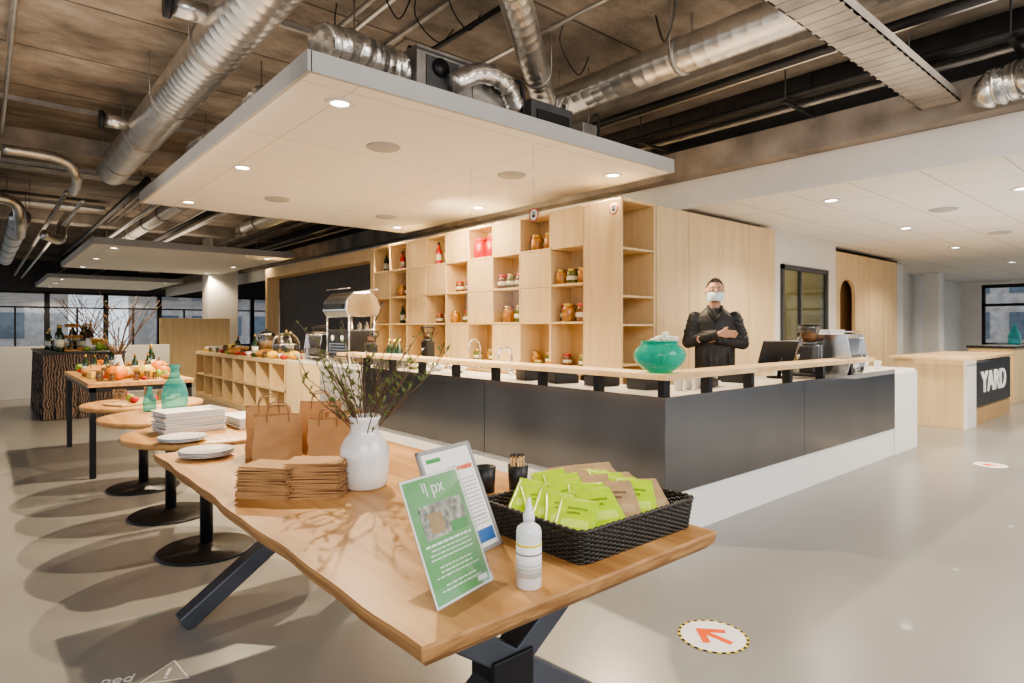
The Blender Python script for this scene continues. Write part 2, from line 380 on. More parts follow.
# ------------------------------------------------------------------ ducts
def duct(p0,p1,r,label,mat=m_galv,step=.12,name='air_duct'):
    p0=Vector(p0);p1=Vector(p1);L=(p1-p0).length;n=int(L/step);pts=[];rs=[]
    for i in range(n):
        for t,dr in ((0,0),(.40,0),(.47,.0014),(.5,.0014),(.55,0),(.98,0)):
            pts.append(p0+(p1-p0)*((i+t)/n)); rs.append(r+dr)
    pts.append(p1); rs.append(r)
    body=G(mat).tube([p-p0 for p in pts],rs,32).obj('duct_body')
    parts=[body]
    k=max(2,int(L/1.4)); d=(p1-p0)/L
    for i in range(k):
        c=(p1-p0)*((i+.5)/k)
        g=G(m_galvd).tube([c-d*.02,c+d*.02],r+.010,28)
        for s in (-1,1):
            nx=d.cross(Vector((0,0,1))).normalized()*(r+.01)*s
            g.tube([c+nx,Vector((c.x+nx.x,c.y+nx.y,4.1-p0.z))],.005,6)
        parts.append(g.obj('hanger_strap'))
    return thing(name,label,'duct',p0,parts)
duct((1.45,1.6,3.68),(1.45,10.6,3.68),.2,'large galvanised spiral ventilation duct under the concrete ceiling')
duct((4.45,.6,3.68),(4.45,5.4,3.68),.15,'galvanised spiral duct running beneath the concrete slab')
duct((2.2,2.75,3.78),(4.27,4.45,3.62),.12,'short diagonal galvanised spiral duct joining a larger duct')
duct((2.6,10.9,3.55),(2.6,24,3.55),.13,'galvanised duct running toward the far windows')
duct((4.4,5.8,3.6),(4.4,14,3.6),.16,'galvanised spiral duct above the bar')
duct((-.6,8,3.7),(-.6,20,3.7),.15,'galvanised spiral duct over the dining area')
duct((.5,13.4,3.28),(.5,22,3.28),.15,'galvanised spiral duct over the dining area')
for i,(z,y) in enumerate([(3.7,4.9),(3.7,8.1)]):
    thing('duct_branch','short black and steel branch pipe on the large duct','pipe',(1.0,y,z),[
        G(m_galv).tube([(.25,0,0),(.02,0,0)],.075,18).obj('pipe_stub'),
        G(m_black).tube([(.02,0,0),(-.02,0,0)],.1,18).obj('flange')],group='duct branches')
def curvep(pts,n=8):
    out=[];P=[Vector(p) for p in pts];P=[P[0]]+P+[P[-1]]
    for i in range(1,len(P)-2):
        for k in range(n):
            t=k/n; out.append(.5*((2*P[i])+(-P[i-1]+P[i+1])*t+(2*P[i-1]-5*P[i]+4*P[i+1]-P[i+2])*t*t+(-P[i-1]+3*P[i]-3*P[i+1]+P[i+2])*t**3))
    out.append(P[-2]); return out
def pipe(name,label,pts,r,mat,flex=0,cat='pipe',n=10,seg=14,group=None,crumple=0):
    c=curvep(pts,n); o=c[0].copy(); rp=random.Random(len(c))
    rs=[r*(1+flex*(i%2)+crumple*rp.uniform(-1,1)) for i in range(len(c))]
    if crumple: c=[p+Vector((rp.uniform(-1,1),rp.uniform(-1,1),rp.uniform(-1,1)))*r*.05 for p in c]
    return solo(G(mat).tube([p-o for p in c],rs,seg).obj(name),label,cat,tuple(o),group=group)
pipe('flexible_duct','crinkled silver foil flexible duct lying on the raft',[(1.75,4.0,3.33),(2.0,4.05,3.37),(2.25,4.1,3.37),(2.42,4.12,3.36)],.12,m_foil,.08,'duct',14,22,crumple=.06)
pipe('flexible_duct','crinkled silver foil flexible duct lying on the raft',[(1.78,5.2,3.28),(1.85,6.2,3.29),(1.78,7.2,3.28)],.13,m_foil,.08,'duct',20,22,crumple=.05)
pipe('flexible_duct','crinkled silver foil flexible duct draped above the raft',[(2.75,3.9,3.28),(3.0,3.86,3.42),(3.25,3.88,3.40),(3.42,3.92,3.26)],.075,m_foil,.08,'duct',12,20,crumple=.06)
pipe('elbow_pipe','curved galvanised ventilation pipe with elbow bends',[(-1.2,12.6,3.45),(.0,12.6,3.45),(.40,12.7,3.40),(.48,12.9,3.15),(.5,13.6,3.0)],.085,m_galv,.01)
pipe('elbow_pipe','curved galvanised ventilation pipe with elbow bends',[(.85,14,3.1),(1.1,14.2,3.05),(1.15,14.4,3.3),(1.3,15,3.6)],.09,m_galv,.01)
pipe('elbow_pipe','curved galvanised pipe with elbow bends',[(.2,9.6,3.55),(.75,9.7,3.55),(.95,9.9,3.4),(1.0,10.8,3.35)],.06,m_galv,.01)
thing('fan_coil_unit','bulky grey metal fan coil unit sitting above the raft','air conditioner',(2.98,4.28,3.14),[
    G(m_galvd).box(-.50,.45,-.3,.3,0,.40).use(m_darkg).box(-.5,.45,-.305,-.3,.36,.38).box(-.5,.45,-.305,-.3,.02,.04).obj('casing',.008), B('access_panel',-.42,-.12,-.312,-.3,.08,.34,m_darkg,.003),B('access_panel',.02,.38,-.312,-.3,.06,.24,m_galv,.003),
    G(m_black).tube(curvep([(.1,-.33,.34),(.25,-.38,.2),(.5,-.34,.35),(.62,-.25,.05)]),.02,8).obj('hose'),
    G(m_black).tube([(-.3,-.34,.26),(-.3,-.30,.26)],.07,20).obj('fan_motor'),
    G(m_black).tube([(-.45,-.1,.44),(.45,-.1,.44)],.03,12).obj('cable_loom'),
    G(m_steel).tube([(-.58,-.1,.22),(-.50,-.1,.22)],.12,20).obj('outlet_collar')])
thing('fan_coil_unit','dark metal fan coil unit sitting above the raft','air conditioner',(3.88,4.2,3.14),[
    G(m_darkg).box(-.26,.26,-.25,.25,0,.26).obj('casing',.01), G(m_black).box(-.2,.2,-.265,-.25,.04,.18).obj('access_panel',.003),
    G(m_galv).tube(curvep([(.1,-.2,.26),(.15,-.2,.36),(.25,-.15,.38),(.3,-.1,.30)]),.035,12).obj('pipe_stub')])
for i,(x,y,w) in enumerate([(4.45,4.1,.2),(2.6,4.9,.3),(3.2,5.2,.4),(1.9,4.7,.16),(2.25,6.9,.3),(2.2,8.1,.3)]):
    thing('valve_box','small galvanised control box with pipes above the raft','control box',(x,y,3.13),[
      G(m_galvd).box(-w/2,w/2,-.08,.08,0,.24).obj('casing',.006),G(m_black).tube(curvep([(0,-.05,.2),(.05,-.1,.33),(.15,-.06,.3),(.2,0,.12)]),.014,8).obj('hose'),G(m_steel).tube([(-w/2,0,.1),(-w/2-.12,0,.1)],.03,12).obj('pipe_stub')],group='control boxes above the raft')
for x,z,r,mt in [(5.55,3.5,.035,m_black),(5.68,3.52,.035,m_black),(5.8,3.47,.022,m_galvd),(5.93,3.62,.05,m_black),(5.3,3.72,.02,m_galv),(5.42,3.72,.02,m_galv),(3.6,3.9,.02,m_galv),(.2,3.95,.02,m_galv),(3.1,3.92,.025,m_black),(5.05,3.6,.04,m_black),(5.16,3.9,.02,m_galv),(2.3,3.95,.022,m_galvd),(2.42,3.95,.02,m_galv)]:
    pipe('conduit_pipe','long thin %s conduit pipe under the ceiling'%('black' if mt is m_black else 'galvanised'),[(x,-2,z),(x,4,z),(x,9,z),(x,18,z)],r,mt,0,'pipe',2,10,group='ceiling conduits')
for x,z,r,mt in [(-1.6,3.7,.05,m_galvd),(-1.2,3.85,.04,m_galv),(-.1,3.5,.04,m_black),(.95,3.4,.035,m_galvd),(1.15,3.3,.03,m_galv),(2.0,3.75,.05,m_black),(2.2,3.45,.04,m_galv),(3.0,3.4,.05,m_black),(3.5,3.6,.06,m_galv),(-2.3,3.5,.08,m_galv)]:
    pipe('service_pipe','%s service pipe above the dining area'%('black insulated' if mt is m_black else 'galvanised'),[(x,11.2,z),(x,15,z),(x,20,z),(x,30,z)],r,mt,0,'pipe',2,10,group='service pipes over the dining area')
for y in (1.0,2.6,4.2,6,8):
    thing('conduit_bracket','black steel bracket holding ceiling conduits','bracket',(5.74,y,3.42),[G(m_black).box(-.28,.28,-.02,.02,0,.02).obj('rail'),G(m_black).tube([(-.27,0,.02),(-.27,0,.68)],.008,6).obj('rod'),G(m_black).tube([(.28,0,.02),(.28,0,.68)],.008,6).obj('rod')],group='conduit brackets')
def tray(x0,x1,y0,y1,z,label,mt=m_galvd):
    g=G(mt).box(x0,x1,y0,y1,z,z+.01).box(x0,x1,y0,y0+.01,z,z+.07).box(x0,x1,y1-.01,y1,z,z+.07)
    n=int((x1-x0)/.12)
    for i in range(n): g.box(x0+i*.12,x0+i*.12+.03,y0,y1,z-.004,z)
    return thing('cable_tray',label,'cable tray',(x0,y0,z),[g.obj('tray_body'),G(m_galvd).tube([(x0+.3,y0,z),(x0+.3,y0,4.09)],.006,6).obj('rod'),G(m_galvd).tube([(x1-.3,y1,z),(x1-.3,y1,4.09)],.006,6).obj('rod')],world=True)
tray(3.2,6.02,1.42,1.70,3.24,'wide dull galvanised cable tray crossing beneath ducts and conduits',m_beam)
tray(-3,2.3,11.4,11.8,3.76,'ribbed galvanised cable tray over the dining area')
tray(-3,2.0,15.6,16,3.92,'ribbed galvanised cable tray over the dining area')
pipe('foil_duct','wrinkled silver insulated duct section near the lowered ceiling',[(5.45,.5,3.26),(5.7,.8,3.26),(5.85,1.0,3.25),(5.88,1.2,3.24)],.13,m_foil,.06,'duct',14,22,crumple=.12)
for i in range(7):
    x=R.uniform(2.0,3.9); y=R.uniform(3.6,7.5); dx=R.uniform(.3,.7)
    pipe('electric_cable','loose thin black cable hanging beneath the slab',[(x,y,4.08),(x+.05,y+.1,R.uniform(3.9,4.0)),(x+dx*.6,y+.2,R.uniform(3.75,3.9)),(x+dx,y+.3,4.05)],.006,m_black,0,'cable',8,6,group='loose ceiling cables')
pipe('electric_cable','loose thin black cable hanging beneath the slab',[(3.3,2.3,4.08),(3.5,2.4,3.6),(3.8,2.7,3.5),(4.1,3.0,3.9)],.008,m_black,0,'cable',8,6,group='loose ceiling cables')
for x,y,L in [(2.9,1.4,4),(.2,2.5,5),(5.1,.5,3)]:
    thing('ceiling_rail','thin steel mounting rail on the concrete ceiling','rail',(x,y,4.06),[G(m_galvd).box(-.02,.02,0,L,0,.04).obj('rail_body')],group='ceiling rails')
for y in (5.4,9.2):
    solo(G(m_galvd).box(-6,5.1,0,.05,0,.05).obj('ceiling_channel'),'long steel channel fixed across the concrete ceiling','rail',(0,y,4.05),group='ceiling channels')

# ------------------------------------------------------------------ bar counter
parts=[]
def seg_panels(axis,fixed,ends,z0,z1):
    for a,b in zip(ends[:-1],ends[1:]):
        if axis=='X': parts.append(B('front_panel',a+.003,b-.003,fixed,fixed+.02,z0,z1,m_panel,.002))
        else: parts.append(B('front_panel',fixed,fixed+.02,a+.003,b-.003,z0,z1,m_panel,.002))
seg_panels('X',2.396,[3.374,5.4,7.61],.3,.944)
seg_panels('Y',3.374,[2.396,4.3,6.6],.3,.944)
g=G(m_white).box(3.40,8.35,2.41,2.46,0,.3).box(3.40,3.45,2.46,6.6,0,.3).box(7.61,8.35,2.396,2.46,0,.9).box(8.3,8.35,2.46,3.0,0,.9); parts.append(g.obj('plinth',.003))
g=G(m_birch).box(3.40,7.6,2.42,2.44,.3,.90).box(3.4,3.42,2.44,6.6,.3,.90).box(4.02,4.06,3.0,9.0,0,.9).box(4.02,8.3,2.96,3.0,0,.9); parts.append(g.obj('carcass'))
poly=[(3.33,2.35),(6.9,2.35),(6.9,2.6),(3.58,2.6),(3.58,7.2),(3.33,7.2)]
parts.append(G(m_ledge).prism(poly,1.06,1.10).obj('ledge',.004,'pale wooden serving ledge'))
for x in [3.95,4.55,5.2,5.85,6.5]: parts.append(B('post',x,x+.05,2.43,2.5,.93,1.06,m_black,.002))
for y in [2.43,3.0,3.6,4.2,4.8,5.4,6.0,6.6]: parts.append(B('post',3.41,3.48,y,y+.05,.93,1.06,m_black,.002))
thing('bar_counter','L-shaped bar counter with black metal panels and white plinth','counter',(3.4,2.4,0),parts,world=True)
solo(G(M('worktop_white',(.74,.71,.67),.3,0,.03)).prism([(3.40,2.42),(8.36,2.42),(8.36,3.0),(4.06,3.0),(4.06,9.0),(3.40,9.0)],.905,.93).obj('worktop',.003),'pale L-shaped worktop on the bar','worktop')
parts=[B('body',3.40,4.0,6.62,9.0,0,.905,m_darkg,.004)]
for i in range(4):
    y=6.63+i*.59; parts.append(B('door',3.374,3.40,y,y+.58,.1,.9,m_birch if i>1 else m_grey,.003))
thing('base_cabinet','wood and grey base cabinet run continuing the bar','cabinet',(3.4,6.62,0),parts,world=True)
g=G(m_birch); x0,x1=3.374,4.0
g.box(x0,x1,9.03,14,.86,.92).box(x0,x1,9.03,14,0,.08).box(x1-.02,x1,9.03,14,.08,.86).box(x0,x1,9.03,14,.45,.48)
for i in range(9): y=9.03+i*(4.97-.03)/8; g.box(x0,x1,y,y+.03,.08,.86)
solo(g.obj('cubby_counter',.002),'low birch plywood counter with open cubby shelves','counter')
# ------------------------------------------------------------------ back shelving wall
XS=5.0; Y0=4.08; cw=.53; nc=10
zr=[1.03,1.46,1.89,2.32,2.75]
YA=Y0+cw
g=G(m_birch)
g.box(XS+.34,XS+.36,YA,Y0+nc*cw,0,2.75)
for z in zr[1:4]: g.box(XS,XS+.34,YA,Y0+nc*cw,z-.012,z+.012)
g.box(XS,XS+.34,YA,Y0+nc*cw,2.72,2.75).box(XS,XS+.34,YA,Y0+nc*cw,.93,.96)
for i in range(1,nc+1): g.box(XS,XS+.34,Y0+i*cw-.012+(.013 if i==1 else 0),Y0+i*cw+.012,.93,2.75)
frame=g.obj('shelf_frame',.002)
openc={(2,3),(1,2),(3,2),(5,2),(8,2),(4,3),(6,3),(9,3),(3,1),(1,1),(6,1),(8,1),(2,0),(4,0),(6,0),(7,0),(8,0),(9,0),(1,0),(5,1),(9,1),(8,3)}
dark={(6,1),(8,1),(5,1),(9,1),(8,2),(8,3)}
pn=[]
for c in range(1,nc):
    for r in range(4):
        if (c,r) in openc:
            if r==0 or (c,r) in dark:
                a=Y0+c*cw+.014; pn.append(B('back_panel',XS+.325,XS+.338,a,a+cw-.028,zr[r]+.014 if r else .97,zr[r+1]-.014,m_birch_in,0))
            continue
        a=Y0+c*cw+.014; z=zr[r]+.014
        if r==0: z=.97
        pn.append(B('door',XS+.005,XS+.023,a,a+cw-.028,z,zr[r+1]-.014,m_birch,.002))
thing('shelving_wall','birch plywood wall of open cubbies and closed cupboard doors','shelving',(XS,YA,0),[frame]+pn,world=True)
g=G(m_birch).box(5.58,8.28,4.10,4.6,0,2.75).box(5.37,8.28,4.62,14.6,0,2.75)
pn=[g.obj('body')]
xs=[5.58,6.2,6.85,7.55,8.28]
for a,b in zip(xs[:-1],xs[1:]): pn.append(B('door',a+.004,b-.004,4.074,4.094,.08,2.74,m_birch,.002))
thing('tall_cupboard','tall birch plywood cupboard block with flush doors','cupboard',(5.58,4.1,0),pn,world=True)
fr=G(m_birch).box(4.995,5.02,4.08,4.60,0,2.75).box(5.545,5.575,4.08,4.60,0,2.75).box(5.02,5.545,4.08,4.60,2.72,2.75).obj('side_frame',.002)
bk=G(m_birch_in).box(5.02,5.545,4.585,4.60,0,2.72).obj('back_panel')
sh=[B('shelf',5.02,5.545,4.09,4.585,z,z+.022,m_birch,.001) for z in (.6,1.0,1.42,1.72,2.22)]
thing('open_shelf_unit','narrow open birch shelf unit at the cupboard corner','shelf',(5.0,4.08,0),[fr,bk]+sh,world=True)
g=G(m_birch).box(5.0,5.29,9.4,14.6,2.55,2.75).box(5.0,5.29,9.4,9.5,0,2.55).box(5.0,5.29,14.5,14.6,0,2.55)
solo(g.obj('wood_portal',.003),'birch portal framing the dark kitchen recess','portal')
solo(B('dark_panel',5.30,5.36,9.5,14.5,0,2.55,m_darkg,0),'dark grey wall panel inside the kitchen recess','panel')
parts=[B('body',4.62,4.98,4.64,9.3,0,.88,m_birch,.003)]
for i in range(8): parts.append(B('door',4.60,4.62,4.64+i*.58,4.64+i*.58+.575,.06,.86,m_birch,.002))
parts.append(B('cabinet_top',4.58,4.99,4.62,9.35,.88,.91,m_steel,.002,'brushed steel top'))
thing('back_counter','birch back counter with steel top under the shelving','counter',(4.6,4.64,0),parts,world=True)
g=G(m_birch)
g.box(11.1,11.28,4.4,4.46,0,2.75).box(11.95,14.1,4.4,4.46,0,2.75)
n=10
poly=[]
for i in range(n+1):
    a=pi-pi*i/n; poly.append((11.615+.335*cos(a),2.0+.26*sin(a)))
for (xa,za),(xb,zb) in zip(poly[:-1],poly[1:]):
    g.add([(xa,4.4,za),(xb,4.4,zb),(xb,4.4,2.75),(xa,4.4,2.75),(xa,4.46,za),(xb,4.46,zb),(xb,4.46,2.75),(xa,4.46,2.75)],[(0,1,2,3),(7,6,5,4),(0,4,5,1),(2,6,7,3)])
g.box(11.1,11.16,4.46,5.4,0,2.75).box(14.04,14.1,4.46,5.4,0,2.75).box(11.1,14.1,4.4,5.4,2.72,2.75)
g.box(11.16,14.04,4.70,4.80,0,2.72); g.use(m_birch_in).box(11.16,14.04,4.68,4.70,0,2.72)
for x in (12.6,13.35): g.use(m_birch_in).box(x,x+.008,4.398,4.4,0,2.75)
solo(g.obj('birch_booth'),'birch plywood booth with an arched opening','booth')

parts=[B('body',10.26,12.9,2.39,3.25,.0,.95,m_birch,.004),
 B('cabinet_top',10.2,12.95,2.3,3.3,.95,.99,m_ledge,.004),
 B('front_panel',10.75,12.88,2.36,2.39,.26,.93,m_black,.003,'black metal front panel'),
 B('plinth',10.75,12.88,2.37,2.39,.0,.24,m_birch_in,.002),
 B('end_panel',10.26,10.74,2.35,2.39,0,.95,m_white,.002)]
parts.append(text('lettering','YARD',.44,M('letter_white',(.85,.84,.8),.5,emit=.25),Matrix.Translation((11.78,2.352,.46))@Matrix.Diagonal((1.3,1,1,1))@RX90,.008,off=.004))
thing('reception_desk','birch reception desk with a black front and white letters','desk',(10.26,2.35,0),parts,world=True)
thing('side_desk','dark-topped low cabinet near the window','cabinet',(14.5,2.6,0),[B('body',0,2.6,0,.7,0,1.02,m_birch,.004),B('cabinet_top',-.03,2.63,-.03,.73,1.02,1.06,m_blackp,.003)])

# ------------------------------------------------------------------ main table
def wav(y,s): return .007*sin(y*3.1+s)+.004*sin(y*7.7+s*2)+.003*sin(y*17+s)
N=40; Ly=2.54; L1=[];R1=[]
for i in range(N+1):
    y=i*Ly/N; L1.append((-.565+wav(y,1)+.012*sin(y*1.3),y)); R1.append((.56+wav(y,4),y))
poly=L1[::-1]+R1
n=len(poly)
def shr(p,k): return [(x*k,Ly/2+(y-Ly/2)*(1-(1-k)*.4)) for x,y in p]
g=G(m_oak)
lay=[(shr(poly,.955),-.055),(shr(poly,.99),-.035),(poly,-.008),(shr(poly,.993),0)]
vs=[];fs=[]
for P,z in lay: vs+=[(x,y,z) for x,y in P]
g.add(vs,[tuple(range(3*n,4*n))])
g.use(m_oak_edge)
for l in range(3):
    fs+=[(l*n+i,l*n+(i+1)%n,(l+1)*n+(i+1)%n,(l+1)*n+i) for i in range(n)]
g.add(vs,fs+[tuple(range(n-1,-1,-1))])
top=g.obj('table_top'); top.location=(0,0,.75)
def xleg(y):
    g=G(m_legsteel)
    for s in (1,-1):
        a=Vector((-.52*s,y,.02)); b=Vector((.40*s,y,.66)); d=(b-a); L=d.length; ang=math.atan2(d.z,d.x)
        g.cbox((a+b)/2,(L,.09,.08),0,0,-ang)
    g.box(-.5,.5,y-.05,y+.05,.66,.694)
    g.use(m_black).box(-.10,.06,y-.055,y+.055,.27,.42)
    return g.obj('leg',.006)
thing('oak_table','long live-edge oak table with crossed grey steel legs','table',(1.23,1.07,0),[top,xleg(.38),xleg(2.12)])
TZ=.75
rt=thing('round_table','round oak-topped pedestal table with black disc base','table',(1.08,4.22,0),[
    G(m_oak2).lathe([(.001,.71),(.44,.71),(.465,.718),(.47,.735),(.465,.747),(.455,.75),(.001,.75)],seg=48).obj('table_top'),
    G(m_black).cyl((0,0),.038,.02,.71,20).obj('pedestal_column'),
    G(m_black).lathe([(.001,0),(.28,0),(.285,.008),(.27,.018),(.06,.03),(.04,.05),(.001,.05)],seg=48).obj('base')],group='round pedestal tables')
for y in (5.19,6.22): dup(rt,(1.08,y,0))
def btable(loc,w,l,h,label):
    ps=[B('table_top',0,w,0,l,h-.045,h,m_oak2,.006)]
    for x in (0.02,w-.07):
        for y in (.02,l-.07): ps.append(B('leg',x,x+.05,y,y+.05,0,h-.045,m_black,.002))
    ps.append(G(m_black).box(.02,w-.02,.02,.06,h-.09,h-.045).box(.02,w-.02,l-.06,l-.02,h-.09,h-.045).box(.02,.06,.02,l-.02,h-.09,h-.045).box(w-.06,w-.02,.02,l-.02,h-.09,h-.045).obj('apron_frame'))
    return thing('buffet_table',label,'table',loc,ps)
btable((.74,6.85,0),.9,2.1,.89,'tall wooden buffet table on a black steel frame')
g=G(m_cloth)
X0,X1,Yb0,Yb1=.7,1.75,11.6,14.2
def perim(n=40):
    out=[]
    for i in range(n): out.append((X0+(X1-X0)*i/n,Yb0))
    for i in range(n): out.append((X1,Yb0+(Yb1-Yb0)*i/n))
    for i in range(n): out.append((X1-(X1-X0)*i/n,Yb1))
    for i in range(n): out.append((X0,Yb1-(Yb1-Yb0)*i/n))
    return out
pp=perim(); n=len(pp); cx,cy=(X0+X1)/2,(Yb0+Yb1)/2
bot=[(x+(.03*sin(i*1.1))*(1 if x>cx else -1),y+(.03*sin(i*1.1))*(1 if y>cy else -1),0.01) for i,(x,y) in enumerate(pp)]
topv=[(x,y,1.0) for x,y in pp]
g.add(bot+topv,[(i,(i+1)%n,n+(i+1)%n,n+i) for i in range(n)]+[tuple(range(n,2*n))],False)
thing('draped_table','buffet table draped with a dark patterned cloth','table',(X0,Yb0,0),[g.obj('tablecloth'),B('table_top',X0-.02,X1+.02,Yb0-.02,Yb1+.02,1.001,1.03,m_black,.004)],world=True)
struct(B('wall_partition',3.5,5.2,18,18.1,0,1.66,m_birch,.004))

# ------------------------------------------------------------------ items on main table
prof=[(.001,0),(.076,0),(.088,.01),(.098,.06),(.101,.12),(.097,.165),(.080,.198),(.062,.218),(.056,.235),(.057,.268),(.068,.29),(.064,.292),(.050,.268),(.048,.235),(.072,.19),(.088,.14),(.088,.03),(.001,.02)]
thing('ceramic_vase','white glazed ceramic milk-churn vase on the oak table','vase',(1.19,2.31,TZ),[G(m_ceram).lathe(prof,seg=40).obj('vase_body')])
def branches(n,h,spread,leafn,seed,mat=m_twig,base=.02,budmat=m_leaf,r0=.0035):
    rr=random.Random(seed); g=G(mat); lf=G(budmat)
    for i in range(n):
        a=2*pi*i/n+rr.uniform(-.4,.4); sp=spread*rr.uniform(.25,1); hh=h*rr.uniform(.6,1)
        p0=Vector((base*cos(a),base*sin(a),.05)); pts=[p0]
        for k in range(1,7):
            t=k/6; pts.append(Vector((base*cos(a)*(1-t)+sp*cos(a)*t**1.5+rr.uniform(-.012,.012),base*sin(a)*(1-t)+sp*sin(a)*t**1.5+rr.uniform(-.012,.012),.05+hh*t)))
        pts[1]=Vector((base*cos(a),base*sin(a),.05+hh/6*1.0)); 
        if h<.6: pts[2]=Vector((pts[2].x*.5,pts[2].y*.5,pts[2].z)); pts[3]=Vector((pts[3].x*.8,pts[3].y*.8,pts[3].z))
        g.tube(pts,[r0*(1-.1*k) for k in range(7)],6)
        for k in range(3,7):
            if rr.random()<.85:
                b=pts[k-1].lerp(pts[k],rr.random()); da=a+rr.uniform(-1.3,1.3); L=rr.uniform(.06,.14)*h/.45
                e=b+Vector((cos(da)*L*.8,sin(da)*L*.8,L)); m=b.lerp(e,.5)+Vector((rr.uniform(-.01,.01),)*3)
                g.tube([b,m,e],[r0*.55,r0*.45,r0*.3],5)
                for q in range(leafn):
                    c=b.lerp(e,rr.random()); u=Vector((rr.uniform(-1,1),rr.uniform(-1,1),rr.uniform(0,1))).normalized(); w=u.cross(Vector((rr.random(),rr.random(),rr.random()))).normalized()
                    s=rr.uniform(.008,.019); lf.add([c,c+u*s+w*s*.35,c+u*s*2.1,c+u*s-w*s*.35],[(0,1,2,3)])
    return g.obj('branch'), lf.obj('leaves')
b,l=branches(22,.50,.30,4,3)
thing('branch_arrangement','twigs with small green buds standing in the vase','branches',(1.19,2.31,TZ+.04),[b,l])
def bag(w,d,h,mat,seed):
    rr=random.Random(seed); g=G(mat)
    A=[(-w/2,-d/2),(-w/6,-d/2),(w/6,-d/2),(w/2,-d/2),(w/2,0),(w/2,d/2),(w/6,d/2),(-w/6,d/2),(-w/2,d/2),(-w/2,0)]
    rows=[]
    for z,k in ((0,1),(h*.2,1.0),(h*.4,.99),(h*.6,.985),(h*.8,.97),(h,.95)):
        j=.0 if z==0 else .005
        rows.append([(x*k-(.035*(z/h)**1.2*(1 if x>0 else -1) if y==0 else 0)+rr.uniform(-j,j),y*(1-.25*z/h)+rr.uniform(-j,j),z+(rr.uniform(-.004,.004) if z==h else 0)) for x,y in A])
    vs=[p for r in rows for p in r]; n=10
    fs=[(l*n+i,l*n+(i+1)%n,(l+1)*n+(i+1)%n,(l+1)*n+i) for l in range(5) for i in range(n)]+[tuple(range(n-1,-1,-1))]
    g.add(vs,fs); o=g.obj('bag_body'); s=o.modifiers.new('s','SOLIDIFY'); s.thickness=.002
    hs=[]
    for s in (-1,1):
        y=s*d/2*.74
        pts=curvep([(-w*.22,y,h-.03),(-w*.21,y+s*.004,h+.02),(-w*.12,y+s*.012,h+.05),(w*.12,y+s*.012,h+.05),(w*.21,y+s*.004,h+.02),(w*.22,y,h-.03)],5)
        hs.append(G(m_kraftd).tube(pts,.008,6,sq=.4).obj('handle'))
    return [o]+hs
for i,(x,y,w,h,rz) in enumerate([(1.08,2.98,.22,.235,-.35),(1.26,2.80,.19,.22,-.55),(1.12,3.22,.22,.25,-.3),(1.42,2.98,.19,.22,-.2),(1.40,3.22,.22,.25,-.4)]):
    thing('paper_bag','brown kraft paper carrier bag with flat handles','bag',(x,y,TZ),bag(w,.12,h,m_kraft,i),rz=rz,group='paper carrier bags')
def flatbag():
    g=G(m_kraft); w,l=.14,.215; nx,ny=4,5; vs=[];fs=[]
    for z in (0,.0045):
        for j in range(ny+1):
            for i in range(nx+1): vs.append((-w/2+w*i/nx,-l/2+l*j/ny,z+(.0012*sin(i*2+j) if 0<i<nx else 0)))
    S=(nx+1)*(ny+1)
    for j in range(ny):
        for i in range(nx):
            a=j*(nx+1)+i; fs.append((S+a,S+a+1,S+a+nx+2,S+a+nx+1)); fs.append((a+nx+1,a+nx+2,a+1,a))
    for i in range(nx): fs.append((i,i+1,S+i+1,S+i)); q=ny*(nx+1)+i; fs.append((q+1,q,S+q,S+q+1))
    for j in range(ny): a=j*(nx+1); fs.append((a+nx+1,a,S+a,S+a+nx+1)); q=a+nx; fs.append((q,q+nx+1,S+q+nx+1,S+q))
    g.add(vs,fs); g.use(m_kraftd).box(-w/2-.001,w/2+.001,-l/2-.001,-l/2+.012,.001,.0052)
    return g.obj('flat_paper_bag')
fb=solo(flatbag(),'folded brown paper bag in a neat stack','paper bag',(.86,2.44,TZ),.75,'stack of folded paper bags')
k=0
for (cx,cy,rz,n) in [(.86,2.44,.75,23),(1.00,2.33,.95,26)]:
    for i in range(n):
        if k==0: k=1; continue
        dup(fb,(cx+R.uniform(-.007,.007),cy+R.uniform(-.007,.007),TZ+i*.0052),rz+R.uniform(-.12,.12))
pl=solo(G(m_ceram).lathe([(.001,0),(.06,0),(.08,.006),(.125,.018),(.128,.021),(.122,.021),(.077,.010),(.001,.007)],seg=36).obj('plate'),'round white plate in a small stack','plate',(.86,3.36,TZ),group='white plates')
for i in range(1,4): dup(pl,(.86,3.36,TZ+.007*i))
for i in range(3): dup(pl,(.87,3.90,TZ+.007*i))
tr=solo(G(m_tray).add(*[( [(-.17,-.11,0),(.17,-.11,0),(.17,.11,0),(-.17,.11,0),(-.185,-.125,.02),(.185,-.125,.02),(.185,.125,.02),(-.185,.125,.02),(-.175,-.115,.02),(.175,-.115,.02),(.175,.115,.02),(-.175,.115,.02),(-.163,-.103,.004),(.163,-.103,.004),(.163,.103,.004),(-.163,.103,.004)]),
  [(3,2,1,0),(0,1,5,4),(1,2,6,5),(2,3,7,6),(3,0,4,7),(4,5,9,8),(5,6,10,9),(6,7,11,10),(7,4,8,11),(8,9,13,12),(9,10,14,13),(10,11,15,14),(11,8,12,15),(12,13,14,15)]]).obj('serving_tray',.002),
  'rectangular white tray in a tall stack','tray',(1.0,4.30,TZ),.1,group='stack of white trays')
for i in range(1,8): dup(tr,(1.0+R.uniform(-.006,.006),4.30+R.uniform(-.006,.006),TZ+.0165*i),.1+R.uniform(-.05,.05))
for i in range(5): dup(tr,(1.36+R.uniform(-.004,.004),4.3,TZ+.0125*i),1.6+R.uniform(-.05,.05),label='rectangular white tray in a low stack')

